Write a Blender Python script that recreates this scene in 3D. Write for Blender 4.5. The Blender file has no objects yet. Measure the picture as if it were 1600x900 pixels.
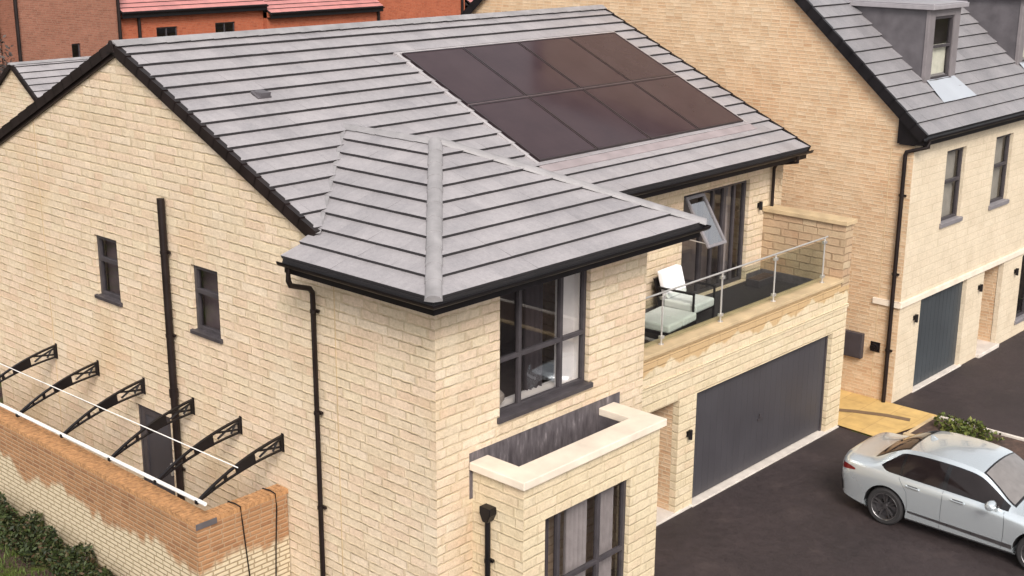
import bpy, bmesh, math, random
from mathutils import Vector, Matrix
random.seed(7)
V = Vector
SC = bpy.context.scene
COL = SC.collection
PI = math.pi

# ------------------------------------------------------------------ helpers
class MB:
    """collects polygons (with metre UVs) into one mesh"""
    def __init__(s): s.v = []; s.f = []; s.m = []; s.uv = []
    def poly(s, pts, m=0, uv=None):
        pts = [V(p) for p in pts]
        i0 = len(s.v); s.v += pts; s.f.append(list(range(i0, i0+len(pts)))); s.m.append(m)
        if uv is None:
            n = V((0, 0, 0))
            for i in range(len(pts)): n += pts[i].cross(pts[(i+1) % len(pts)])
            ax, ay, az = abs(n.x), abs(n.y), abs(n.z)
            if az >= ax and az >= ay: uv = [(p.x, p.y) for p in pts]
            elif ax >= ay: uv = [(p.y, p.z) for p in pts]
            else: uv = [(p.x, p.z) for p in pts]
        s.uv.append(uv)
    def hexa(s, c, m=0):
        for q in ((0,3,2,1),(4,5,6,7),(0,1,5,4),(1,2,6,5),(2,3,7,6),(3,0,4,7)): s.poly([c[i] for i in q], m)
    def box(s, x0, y0, z0, x1, y1, z1, m=0):
        s.hexa([V(p) for p in ((x0,y0,z0),(x1,y0,z0),(x1,y1,z0),(x0,y1,z0),(x0,y0,z1),(x1,y0,z1),(x1,y1,z1),(x0,y1,z1))], m)
    def obox(s, o, a, b, c, m=0):
        o, a, b, c = V(o), V(a), V(b), V(c)
        s.hexa([o, o+a, o+a+b, o+b, o+c, o+a+c, o+a+b+c, o+b+c], m)
    def tube(s, pts, r, n=8, m=0, cap=True):
        pts = [V(p) for p in pts]; rings = []
        for i, p in enumerate(pts):
            d = ((pts[min(i+1, len(pts)-1)]-p).normalized() if i < len(pts)-1 else V((0,0,0))) + ((p-pts[i-1]).normalized() if i else V((0,0,0)))
            d.normalize()
            a = d.cross(V((0,0,1)));
            if a.length < .1: a = d.cross(V((0,1,0)))
            a.normalize(); b = d.cross(a)
            rr = r[i] if isinstance(r, (list, tuple)) else r
            rings.append([p+(a*math.cos(2*PI*k/n)+b*math.sin(2*PI*k/n))*rr for k in range(n)])
        for A, B in zip(rings, rings[1:]):
            for k in range(n): s.poly([A[k], A[(k+1) % n], B[(k+1) % n], B[k]], m)
        if cap: s.poly(rings[0][::-1], m); s.poly(rings[-1], m)
    def prism(s, poly2, f0, f1, m=0):
        """extrude a 2D polygon: f0(p), f1(p) give its two faces"""
        A = [V(f0(p)) for p in poly2]; B = [V(f1(p)) for p in poly2]
        s.poly(A, m); s.poly(B[::-1], m)
        for i in range(len(A)):
            j = (i+1) % len(A); s.poly([A[i], B[i], B[j], A[j]], m)
    def lathe(s, prof, o, axis, n=24, m=0):
        o = V(o); ax = V(axis).normalized(); a = ax.orthogonal().normalized(); b = ax.cross(a)
        R = [[o+ax*h+(a*math.cos(2*PI*k/n)+b*math.sin(2*PI*k/n))*r for k in range(n)] for r, h in prof]
        for A, B in zip(R, R[1:]):
            for k in range(n): s.poly([A[k], A[(k+1) % n], B[(k+1) % n], B[k]], m)
    def build(s, name, mats, parent=None, smooth=False, bevel=0, merge=False, angle=40):
        if not isinstance(mats, (list, tuple)): mats = [mats]
        me = bpy.data.meshes.new(name); me.from_pydata([tuple(v) for v in s.v], [], s.f)
        uvl = me.uv_layers.new(name='UVMap'); k = 0; data = []
        for u in s.uv:
            for c in u: data += [c[0], c[1]]
        uvl.data.foreach_set('uv', data)
        me.polygons.foreach_set('material_index', s.m)
        for mt in mats: me.materials.append(mt)
        if merge or smooth or bevel:
            bm = bmesh.new(); bm.from_mesh(me)
            bmesh.ops.remove_doubles(bm, verts=bm.verts, dist=1e-4)
            bmesh.ops.recalc_face_normals(bm, faces=bm.faces)
            if smooth:
                for f in bm.faces: f.smooth = True
                for e in bm.edges:
                    if len(e.link_faces) == 2 and e.calc_face_angle(0) > math.radians(angle): e.smooth = False
            bm.to_mesh(me); bm.free()
        o = bpy.data.objects.new(name, me); COL.objects.link(o)
        if parent: o.parent = parent
        if bevel:
            b = o.modifiers.new('b', 'BEVEL'); b.width = bevel; b.segments = 2; b.limit_method = 'ANGLE'; b.angle_limit = math.radians(50)
        return o

def tag(o, label, cat, group=None):
    o['label'] = label; o['category'] = cat
    if group: o['group'] = group
    return o
def thing(name, label, cat, loc=(0, 0, 0), rz=0, group=None):
    o = bpy.data.objects.new(name, None); COL.objects.link(o); o.location = loc; o.rotation_euler = (0, 0, rz)
    o.empty_display_size = .3
    return tag(o, label, cat, group)
def struct(o, kind='structure'): o['kind'] = kind; return o
def copy_tree(o, parent=None):
    c = o.copy(); COL.objects.link(c)
    if parent: c.parent = parent
    for ch in [x for x in bpy.data.objects if x.parent == o]: copy_tree(ch, c)
    return c

# ------------------------------------------------------------------ materials
class NT:
    def __init__(s, name):
        s.mat = bpy.data.materials.new(name); s.mat.use_nodes = True; s.t = s.mat.node_tree
        s.b = s.t.nodes['Principled BSDF']; s.out = s.t.nodes['Material Output']
    def n(s, kind, **kw):
        nd = s.t.nodes.new('ShaderNode'+kind)
        for k, v in kw.items(): setattr(nd, k, v)
        return nd
    def l(s, a, b): s.t.links.new(a, b)
    def set(s, sock, v):
        if hasattr(v, 'is_output') or isinstance(v, bpy.types.NodeSocket): s.l(v, sock)
        else: sock.default_value = v
    def math(s, op, a, b=0.0, clamp=False):
        nd = s.n('Math', operation=op, use_clamp=clamp); s.set(nd.inputs[0], a); s.set(nd.inputs[1], b); return nd.outputs[0]
    def mix(s, fac, a, b, mode='MIX'):
        nd = s.n('Mix', data_type='RGBA', blend_type=mode); s.set(nd.inputs[0], fac)
        s.set(nd.inputs[6], a if not isinstance(a, tuple) else (*a, 1)); s.set(nd.inputs[7], b if not isinstance(b, tuple) else (*b, 1)); return nd.outputs[2]
    def noise(s, scale, detail=4, vec=None, rough=.55, dim='3D'):
        nd = s.n('TexNoise'); nd.inputs['Scale'].default_value = scale; nd.inputs['Detail'].default_value = detail; nd.inputs['Roughness'].default_value = rough
        if vec is not None: s.l(vec, nd.inputs['Vector'])
        return nd.outputs[0]
    def ramp(s, fac, stops, interp='LINEAR'):
        nd = s.n('ValToRGB'); cr = nd.color_ramp; cr.interpolation = interp
        while len(cr.elements) < len(stops): cr.elements.new(.5)
        for e, (p, c) in zip(cr.elements, stops): e.position = p; e.color = (*c, 1) if len(c) == 3 else c
        s.l(fac, nd.inputs[0]); return nd.outputs[0]
    def maprange(s, v, a, b, c=0, d=1, smooth=False):
        nd = s.n('MapRange'); nd.interpolation_type = 'SMOOTHSTEP' if smooth else 'LINEAR'
        s.l(v, nd.inputs[0])
        for i, x in zip((1, 2, 3, 4), (a, b, c, d)): nd.inputs[i].default_value = x
        return nd.outputs[0]
    def bump(s, h, dist=.01, strength=1.0):
        nd = s.n('Bump'); nd.inputs['Distance'].default_value = dist; nd.inputs['Strength'].default_value = strength
        s.l(h, nd.inputs['Height']); s.l(nd.outputs[0], s.b.inputs['Normal'])
    def fin(s, col=None, rough=None, metal=0, spec=None):
        if col is not None: s.set(s.b.inputs['Base Color'], (*col, 1) if isinstance(col, tuple) else col)
        if rough is not None: s.set(s.b.inputs['Roughness'], rough)
        s.b.inputs['Metallic'].default_value = metal
        if spec is not None: s.b.inputs['Specular IOR Level'].default_value = spec
        return s.mat

def simple(name, col, rough=.6, metal=0, var=.12, scale=6, spec=.5, bump=0):
    n = NT(name); tc = n.n('TexCoord').outputs['Object']
    f = n.noise(scale, 5, tc)
    c = n.mix(n.maprange(f, .3, .7), tuple(x*(1-var) for x in col), tuple(min(1, x*(1+var)) for x in col))
    if bump: n.bump(n.noise(scale*8, 3, tc), bump)
    return n.fin(c, n.maprange(f, .3, .7, max(0, rough-.06), min(1, rough+.06)), metal, spec)

def masonry(name, w, h, mw, cols, mortar, warp=.35, soft=1.0, bd=.012, rough=.85, big=None, stain=None, irr=.1, fade=0, rock=.35, vj=0):
    n = NT(name); uv = n.n('UVMap'); sp = n.n('SeparateXYZ'); n.l(uv.outputs[0], sp.inputs[0])
    u, v = sp.outputs[0], sp.outputs[1]
    geo = n.n('NewGeometry').outputs['Position']
    wob = n.noise(9, 3, geo)                                    # slightly wavering joints
    v2 = n.math('ADD', v, n.math('MULTIPLY', n.math('SUBTRACT', wob, .5), h*irr))
    rv = n.math('DIVIDE', v2, h); row = n.math('FLOOR', rv); fv = n.math('FRACT', rv)
    wn = n.n('TexWhiteNoise', noise_dimensions='1D'); n.l(row, wn.inputs['W'])
    uu = n.math('ADD', n.math('DIVIDE', u, w), n.math('MULTIPLY', wn.outputs[0], 7.3))
    uu = n.math('ADD', uu, n.math('MULTIPLY', n.math('SINE', n.math('ADD', n.math('MULTIPLY', uu, 2.1), n.math('MULTIPLY', row, 1.7))), warp))
    col = n.math('FLOOR', uu); fu = n.math('FRACT', uu)
    cx = n.n('CombineXYZ'); n.l(col, cx.inputs[0]); n.l(row, cx.inputs[1])
    wc = n.n('TexWhiteNoise', noise_dimensions='2D'); n.l(cx.outputs[0], wc.inputs['Vector'])
    eu = n.math('MULTIPLY', n.math('MINIMUM', fu, n.math('SUBTRACT', 1, fu)), w)
    ev = n.math('MULTIPLY', n.math('MINIMUM', fv, n.math('SUBTRACT', 1, fv)), h)
    mu = n.math('MAXIMUM', n.maprange(eu, mw*.35, mw*(.7+soft), 0, 1, True), vj); mask = n.math('MINIMUM', mu, n.maprange(ev, mw*.35, mw*(.7+soft), 0, 1, True))
    if fade: mask = n.math('MAXIMUM', mask, n.math('MULTIPLY', n.maprange(n.noise(3.1, 3, geo), .38, .62), fade))
    base = n.ramp(wc.outputs[0], [(i/(len(cols)-1), c) for i, c in enumerate(cols)])
    fine = n.noise(28, 5, geo, .65); rk = n.noise(11, 5, geo, .68); mid = n.noise(2.2, 4, geo)
    base = n.mix(1, base, n.ramp(fine, [(.25, (.86,)*3), (.75, (1.1,)*3)]), 'MULTIPLY')
    base = n.mix(rock, base, n.mix(1, base, n.ramp(rk, [(.3, (.76, .74, .72)), (.5, (1, 1, 1)), (.72, (1.16, 1.16, 1.16))]), 'MULTIPLY'))
    base = n.mix(1, base, n.ramp(mid, [(.3, (.93, .92, .90)), (.7, (1.05, 1.05, 1.05))]), 'MULTIPLY')
    if big:
        bn = n.noise(big[0], 3, geo)
        base = n.mix(n.maprange(bn, big[2], big[3]), base, n.mix(1, base, big[1], 'MULTIPLY'))
    c = n.mix(mask, n.mix(1, mortar, n.ramp(mid, [(.3, (.88,)*3), (.7, (1.08,)*3)]), 'MULTIPLY'), base)
    if stain: c = stain(n, c, u, v, mask, geo, row)
    hgt = n.math('ADD', n.math('MULTIPLY', mask, .7), n.math('ADD', n.math('ADD', n.math('MULTIPLY', fine, .35), n.math('MULTIPLY', rk, rock*1.2)), n.math('MULTIPLY', wc.outputs[0], .25)))
    n.bump(hgt, bd)
    return n.fin(c, rough, 0, .25)

STONE = [(.57, .45, .325), (.61, .497, .365), (.61, .465, .345), (.635, .522, .40), (.585, .435, .315), (.62, .51, .37), (.595, .48, .355), (.64, .50, .38)]
def stone_stain(n, c, u, v, mask, geo, row):
    # pale vertical weather washes and warm rust-toned drifts
    mp = n.n('Mapping'); n.l(geo, mp.inputs[0]); mp.inputs['Scale'].default_value = (1.1, 1.1, .16)
    s = n.noise(1.4, 5, mp.outputs[0], .6)
    c = n.mix(n.maprange(s, .55, .78, 0, .34), c, (.60, .52, .40))
    s2 = n.noise(.55, 4, geo, .5)
    return n.mix(n.maprange(s2, .54, .74, 0, .45), c, (.47, .31, .165))
M = {}
M['stone'] = masonry('cream_stone', .44, .142, .009, STONE, (.47, .365, .235), soft=1.6, bd=.014, rock=.62, vj=.5, stain=stone_stain, irr=.28, warp=.26, fade=.66)
M['pale_stone'] = masonry('pale_stone', .5, .17, .007, [(.575, .48, .36), (.60, .505, .385), (.585, .485, .365)], (.54, .445, .325), soft=1.6, bd=.003)
M['buff_brick'] = masonry('buff_brick', .235, .077, .010, [(.53, .365, .23), (.57, .415, .275), (.545, .38, .245), (.60, .455, .315), (.49, .325, .20), (.56, .40, .26)], (.55, .42, .285), warp=.05, bd=.006, big=(.45, (.95, .86, .80), .42, .66), fade=.4)
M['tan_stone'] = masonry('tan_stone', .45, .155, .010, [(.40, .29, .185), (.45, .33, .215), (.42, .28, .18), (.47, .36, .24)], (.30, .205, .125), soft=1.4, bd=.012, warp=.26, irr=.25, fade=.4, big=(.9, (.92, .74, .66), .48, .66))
M['red_brick'] = masonry('red_brick', .235, .077, .010, [(.32, .078, .036), (.37, .10, .05), (.34, .088, .043), (.28, .066, .033)], (.32, .12, .07), warp=.05, bd=.006)
M['brown_brick'] = masonry('brown_brick', .235, .077, .010, [(.225, .09, .06), (.275, .115, .076), (.25, .10, .066), (.20, .08, .053)], (.25, .14, .10), warp=.05, bd=.006)
def wall_stain(n, c, u, v, mask, geo, row):
    # cream salt bloom on the lower courses, its edge running in ragged steps
    mp = n.n('Mapping'); n.l(geo, mp.inputs[0]); mp.inputs['Scale'].default_value = (1, 1, .25)
    ns = n.noise(1.05, 3, mp.outputs[0], .6)
    z = n.n('SeparateXYZ'); n.l(geo, z.inputs[0])
    vq = n.math('ADD', z.outputs[2], n.math('MULTIPLY', n.math('SUBTRACT', ns, .5), 1.7))
    m = n.maprange(vq, 1.02, .90, 0, 1)
    bl = n.mix(mask, (.30, .225, .14), (.57, .47, .33))
    return n.mix(m, c, bl)
M['wall_brick'] = masonry('garden_brick', .23, .077, .011, [(.30, .152, .075), (.365, .19, .095), (.325, .168, .083), (.25, .12, .062)], (.35, .225, .135), warp=.05, bd=.008, stain=wall_stain)
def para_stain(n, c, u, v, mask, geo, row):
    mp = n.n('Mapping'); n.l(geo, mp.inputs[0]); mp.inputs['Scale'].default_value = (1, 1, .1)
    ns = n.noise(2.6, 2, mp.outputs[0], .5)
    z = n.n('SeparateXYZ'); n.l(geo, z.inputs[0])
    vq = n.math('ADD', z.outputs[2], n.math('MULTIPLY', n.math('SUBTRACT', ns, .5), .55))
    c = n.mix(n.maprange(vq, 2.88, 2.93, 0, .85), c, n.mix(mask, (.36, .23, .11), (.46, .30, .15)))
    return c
M['front_stone'] = masonry('front_stone', .5, .155, .010, [(.58, .475, .325), (.605, .505, .355), (.585, .475, .325), (.62, .515, .37), (.60, .47, .325)], (.50, .40, .26), soft=1.4, bd=.012, rock=.55, vj=.4, warp=.24, irr=.2, fade=.5, stain=para_stain)

def tile_mat(name, col, tw=.33, g=.356):
    n = NT(name); uv = n.n('UVMap'); sp = n.n('SeparateXYZ'); n.l(uv.outputs[0], sp.inputs[0])
    geo = n.n('NewGeometry').outputs['Position']
    cu = n.math('FLOOR', n.math('DIVIDE', sp.outputs[0], tw)); cv = n.math('FLOOR', n.math('DIVIDE', n.math('ADD', sp.outputs[1], .002), g))
    cx = n.n('CombineXYZ'); n.l(cu, cx.inputs[0]); n.l(cv, cx.inputs[1])
    wn = n.n('TexWhiteNoise', noise_dimensions='2D'); n.l(cx.outputs[0], wn.inputs['Vector'])
    f1 = n.noise(1.3, 5, geo, .6); f2 = n.math('ADD', n.math('MULTIPLY', n.noise(40, 4, geo, .6), .5), n.math('MULTIPLY', n.noise(13, 5, geo, .7), .5))
    k = n.math('ADD', n.math('MULTIPLY', wn.outputs[0], .07), n.math('ADD', n.math('MULTIPLY', f1, .30), n.math('MULTIPLY', f2, .52)))
    c = n.mix(1, (*col,), n.ramp(k, [(.28, (.66, .66, .68)), (.56, (1.18, 1.16, 1.16))]), 'MULTIPLY')
    # pale lime streaks running down the slope
    mp = n.n('Mapping'); n.l(uv.outputs[0], mp.inputs[0]); mp.inputs['Scale'].default_value = (3.0, .35, 1)
    st = n.noise(2.4, 4, mp.outputs[0], .6)
    c = n.mix(n.maprange(st, .56, .8, 0, .38), c, tuple(min(.8, x*1.35) for x in col))
    n.bump(f2, .004)
    return n.fin(c, n.maprange(f1, .3, .7, .42, .62), 0, .5)
M['tile'] = tile_mat('grey_roof_tile', (.295, .276, .283))
M['tile_far'] = tile_mat('grey_roof_tile_plain', (.215, .205, .212), g=.338)
M['tile_red'] = tile_mat('red_roof_tile', (.46, .195, .18), g=.35)
M['ridge'] = simple('ridge_tile', (.245, .23, .235), .6, var=.2, scale=3, bump=.004)
M['gap'] = simple('tile_underside_and_gap_shade', (.028, .024, .026), .9)  # near black: undersides, plus shadow between courses painted onto the tile butts
M['black'] = simple('black_plastic', (.0065, .005, .006), .42, var=.3, scale=3, spec=.3)
M['brownblack'] = simple('brown_black_plastic', (.012, .007, .0065), .45, var=.3, scale=3, spec=.3)
M['frame'] = simple('grey_window_frame', (.050, .043, .047), .45, var=.2, spec=.35)
M['frame_lt'] = simple('light_grey_frame', (.19, .175, .185), .45)
M['lead'] = simple('lead_sheet', (.098, .088, .096), .5, var=.22, scale=3, metal=.1)
M['lead_front'] = simple('lead_front', (.17, .15, .155), .5, var=.12)
M['lead_bright'] = simple('new_lead_sheet', (.40, .42, .46), .4, metal=.2, var=.05, scale=1.5)
def stained_lead():
    n = NT('streaked_lead'); g = n.n('NewGeometry').outputs['Position']
    mp = n.n('Mapping'); n.l(g, mp.inputs[0]); mp.inputs['Scale'].default_value = (6, 1, 1.4)
    f = n.noise(2.2, 6, mp.outputs[0], .65)
    return n.fin(n.ramp(f, [(.35, (.06, .05, .054)), (.58, (.115, .098, .104)), (.75, (.27, .235, .24))]), .55)
M['lead_st'] = stained_lead()
M['felt'] = simple('roof_felt', (.026, .021, .024), .8, var=.3, scale=5)
M['coping'] = simple('cast_stone', (.66, .565, .465), .75, var=.11, scale=2.5, bump=.002)
M['coping_buff'] = simple('buff_cast_stone', (.47, .345, .205), .8, var=.18, scale=2.5, bump=.002)
M['white'] = simple('white_paint', (.78, .76, .74), .4, var=.05)
M['steel'] = simple('brushed_steel', (.62, .59, .56), .42, metal=.7, var=.05, scale=1)
M['cushion'] = simple('white_cushion', (.78, .76, .78), .85, var=.05, bump=.002)
M['curtain'] = simple('grey_curtain', (.42, .39, .39), .85)
M['curtain_dark'] = simple('dark_curtain', (.10, .085, .092), .85)
M['curtain_black'] = simple('charcoal_curtain', (.05, .042, .047), .85)
M['room'] = simple('room_plaster', (.22, .19, .18), .9)
M['blind'] = simple('added_grey_backing', (.13, .105, .11), .8, var=.3, scale=2)
M['blind_grey'] = simple('mid_grey_blind', (.34, .31, .28), .8)
M['wood'] = simple('oak_floor', (.2, .13, .08), .6)
M['garage'] = simple('charcoal_door', (.047, .043, .049), .5, var=.08, scale=1.2)
M['teal'] = simple('dark_teal_door', (.042, .048, .054), .5, var=.1, scale=1.2)
M['clear_rod'] = simple('white_strip', (.72, .70, .68), .35)
M['soil'] = simple('dark_soil', (.085, .05, .038), .95, var=.45, scale=9, bump=.03)
M['bark'] = simple('bark', (.09, .06, .045), .9, var=.3, scale=12, bump=.01)
M['concrete'] = simple('pale_concrete', (.56, .50, .45), .8, var=.12, scale=4, bump=.002)
M['box_grey'] = simple('meter_box_grey', (.045, .038, .044), .5)
M['leaf_y'] = simple('yellow_leaf', (.28, .2, .03), .6)

def glass_mat(name, tint=(.55, .53, .55), f0=.05, rough=.0, top=.9):
    n = NT(name); lw = n.n('LayerWeight'); lw.inputs[0].default_value = .5
    fac = n.math('ADD', f0, n.math('MULTIPLY', n.math('POWER', lw.outputs['Facing'], 5), top-f0))
    t = n.n('BsdfTransparent'); t.inputs[0].default_value = (*tint, 1)
    g = n.n('BsdfGlossy'); g.inputs['Roughness'].default_value = rough; g.inputs[0].default_value = (.95, .95, .97, 1)
    m = n.n('MixShader'); n.l(fac, m.inputs[0]); n.l(t.outputs[0], m.inputs[1]); n.l(g.outputs[0], m.inputs[2])
    n.l(m.outputs[0], n.out.inputs[0]); return n.mat
M['glass'] = glass_mat('window_glass', (.78, .76, .76), .10)
M['glass_blind'] = glass_mat('pale_glass', (.85, .85, .83), .07, .02)
M['glass_clear'] = glass_mat('balustrade_glass', (.86, .89, .85), .09, 0, .6)
M['glass_sky'] = glass_mat('open_sash_glass', (.7, .7, .7), .42, .05, .9)
M['car_glass'] = simple('tinted_car_glass', (.014, .010, .010), .05, var=.1, spec=.35)

def panel_mat():
    n = NT('solar_cells'); uv = n.n('UVMap'); sp = n.n('SeparateXYZ'); n.l(uv.outputs[0], sp.inputs[0])
    g = n.n('NewGeometry').outputs['Position']
    def line(s, per, w):
        fr = n.math('FRACT', n.math('DIVIDE', s, per)); e = n.math('MULTIPLY', n.math('MINIMUM', fr, n.math('SUBTRACT', 1, fr)), per)
        return n.maprange(e, w*.4, w, 1, 0)
    ln = n.math('MAXIMUM', line(sp.outputs[0], .258, .006), line(sp.outputs[1], .155, .004))
    f = n.noise(1.4, 4, g)
    c = n.mix(n.maprange(f, .3, .7), (.040, .025, .029), (.050, .032, .036)); c = n.mix(n.math('MULTIPLY', ln, .7), c, (.05, .032, .034))
    n.b.inputs['Coat Weight'].default_value = .0
    n.b.inputs['IOR'].default_value = 1.22
    n.bump(n.noise(.9, 2, g), .004)
    return n.fin(c, n.maprange(f, .3, .7, .09, .15), 0, .5)
M['panel'] = panel_mat()
M['panel_frame'] = simple('panel_frame', (.022, .013, .015), .4)
M['panel_mid'] = simple('panel_rail', (.13, .095, .10), .45, metal=.3)
M['panel_edge'] = simple('panel_flashing', (.40, .37, .375), .45, metal=.2)

def asphalt(name, a, b):
    n = NT(name); g = n.n('NewGeometry').outputs['Position']
    f = n.noise(.55, 6, g, .62); sp = n.noise(95, 3, g, .7); mid = n.noise(5, 5, g, .65)
    c = n.mix(n.maprange(f, .33, .68), a, b)
    c = n.mix(1, c, n.ramp(sp, [(.3, (.68,)*3), (.72, (1.4,)*3)]), 'MULTIPLY')
    c = n.mix(1, c, n.ramp(mid, [(.3, (.84,)*3), (.7, (1.18,)*3)]), 'MULTIPLY')
    vo = n.n('TexVoronoi'); vo.inputs['Scale'].default_value = 2.3; n.l(g, vo.inputs['Vector'])
    c = n.mix(n.maprange(vo.outputs['Distance'], .035, .0, 0, .7), c, (.22, .18, .15))
    c = n.mix(n.maprange(n.noise(1.1, 7, g, .72), .56, .70, 0, .5), c, (.062, .045, .042))
    n.bump(n.math('ADD', sp, n.math('MULTIPLY', mid, .6)), .006)
    return n.fin(c, n.maprange(mid, .3, .7, .62, .9), 0, .35)
M['asphalt'] = asphalt('asphalt', (.026, .0185, .019), (.040, .028, .0285))
def paving():
    n = NT('buff_paving'); uv = n.n('UVMap'); g = n.n('NewGeometry').outputs['Position']
    br = n.n('TexBrick'); n.l(uv.outputs[0], br.inputs['Vector']); br.inputs['Scale'].default_value = 1
    br.inputs['Brick Width'].default_value = .9; br.inputs['Row Height'].default_value = .6; br.inputs['Mortar Size'].default_value = .008
    br.inputs['Color1'].default_value = (.50, .325, .115, 1); br.inputs['Color2'].default_value = (.56, .37, .14, 1); br.inputs['Mortar'].default_value = (.42, .26, .10, 1)
    f = n.noise(3, 5, g, .6)
    c = n.mix(1, br.outputs[0], n.ramp(f, [(.3, (.82,)*3), (.7, (1.15,)*3)]), 'MULTIPLY')
    return n.fin(c, .8)
M['paving'] = paving()
def grass_ground():
    n = NT('rough_ground'); g = n.n('NewGeometry').outputs['Position']
    f = n.noise(1.4, 6, g, .65); f2 = n.noise(14, 4, g, .7)
    c = n.ramp(f, [(.36, (.05, .028, .03)), (.5, (.075, .05, .04)), (.6, (.07, .095, .018))])
    c = n.mix(1, c, n.ramp(f2, [(.3, (.6,)*3), (.7, (1.4,)*3)]), 'MULTIPLY'); n.bump(f2, .05)
    return n.fin(c, .95, 0, .1)
M['ground'] = grass_ground()
def leaf(name, stops):
    n = NT(name); oi = n.n('NewGeometry'); wn = n.n('TexWhiteNoise', noise_dimensions='1D'); n.l(oi.outputs['Random Per Island'], wn.inputs['W'])
    c = n.ramp(wn.outputs[0], stops)
    n.b.inputs['Subsurface Weight'].default_value = 0
    return n.fin(c, .6, 0, .3)
M['hedge'] = leaf('hedge_leaves', [(0, (.010, .014, .006)), (.35, (.020, .030, .008)), (.7, (.035, .05, .012)), (.88, (.05, .045, .015)), (1, (.08, .04, .025))])
M['shrub'] = leaf('shrub_leaves', [(0, (.03, .04, .010)), (.5, (.075, .10, .018)), (1, (.16, .16, .04))])
M['dark_leaf'] = leaf('dark_leaves', [(0, (.03, .022, .02)), (1, (.08, .062, .055))])
M['grassb'] = leaf('grass_blades', [(0, (.03, .045, .008)), (.6, (.065, .10, .016)), (1, (.10, .13, .03))])

# ------------------------------------------------------------------ building helpers
def wall(mb, P, a0, a1, z0, z1, holes=(), depth=.1, m=0):
    """P(a, z, d): point of the wall sheet, d metres inward. holes = (a0, a1, z0, z1)"""
    A = sorted({a0, a1, *[h[0] for h in holes], *[h[1] for h in holes]}); Z = sorted({z0, z1, *[h[2] for h in holes], *[h[3] for h in holes]})
    A = [a for a in A if a0 <= a <= a1]; Z = [z for z in Z if z0 <= z <= z1]
    for x0, x1 in zip(A, A[1:]):
        for y0, y1 in zip(Z, Z[1:]):
            cx, cy = (x0+x1)/2, (y0+y1)/2
            if any(h[0] < cx < h[1] and h[2] < cy < h[3] for h in holes): continue
            mb.poly([P(x0, y0, 0), P(x1, y0, 0), P(x1, y1, 0), P(x0, y1, 0)], m)
    for h in holes:
        q = [(h[0], h[2]), (h[1], h[2]), (h[1], h[3]), (h[0], h[3])]
        for i in range(4):
            a, b = q[i], q[(i+1) % 4]
            if a[1] == b[1] == z0: continue
            mb.poly([P(*a, 0), P(*b, 0), P(*b, depth), P(*a, depth)], m)
PX = lambda x, s: (lambda a, z, d: V((x+s*d, a, z)))        # wall in a plane x = const, inward = s
PY = lambda y, s: (lambda a, z, d: V((a, y+s*d, z)))

def bar(mb, P, a0, a1, z0, z1, d0, d1, m=0):
    mb.hexa([P(a0, z0, d0), P(a1, z0, d0), P(a1, z1, d0), P(a0, z1, d0), P(a0, z0, d1), P(a1, z0, d1), P(a1, z1, d1), P(a0, z1, d1)], m)
def window(P, a0, a1, z0, z1, parent, mull=(), trans=(), d=.075, fw=.055, sill=.06, frame='frame', glass='glass', fd=.07, sillmat=None, sill_ext=.06):
    mb = MB(); d1 = d+fd
    bar(mb, P, a0, a0+fw, z0, z1, d, d1); bar(mb, P, a1-fw, a1, z0, z1, d, d1)
    bar(mb, P, a0+fw, a1-fw, z0, z0+fw, d, d1); bar(mb, P, a0+fw, a1-fw, z1-fw, z1, d, d1)
    for x in mull: bar(mb, P, x-fw*.5, x+fw*.5, z0+fw, z1-fw, d-.004, d1)
    for (z, b0, b1) in trans: bar(mb, P, b0, b1, z-fw*.5, z+fw*.5, d-.009, d1-.01)
    w = mb.build('window', M[frame], parent, bevel=.006)
    g = MB(); g.poly([P(a0+.01, z0+.01, d+.045), P(a1-.01, z0+.01, d+.045), P(a1-.01, z1-.01, d+.045), P(a0+.01, z1-.01, d+.045)])
    g.build('pane', M[glass], w)
    if sill:
        s = MB(); e = sill_ext
        s.hexa([P(a0-e, z0-sill, -.05), P(a1+e, z0-sill, -.05), P(a1+e, z0-sill, -.002), P(a0-e, z0-sill, -.002), P(a0-e, z0+.0, -.055), P(a1+e, z0+.0, -.055), P(a1+e, z0+.012, -.002), P(a0-e, z0+.012, -.002)])
        s.hexa([P(a0+.002, z0-.02, -.002), P(a1-.002, z0-.02, -.002), P(a1-.002, z0-.02, d+.03), P(a0+.002, z0-.02, d+.03), P(a0+.002, z0+.012, -.002), P(a1-.002, z0+.012, -.002), P(a1-.002, z0+.02, d+.03), P(a0+.002, z0+.02, d+.03)])
        s.build('sill', M[sillmat or frame], w, bevel=.005)
    return w

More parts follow.
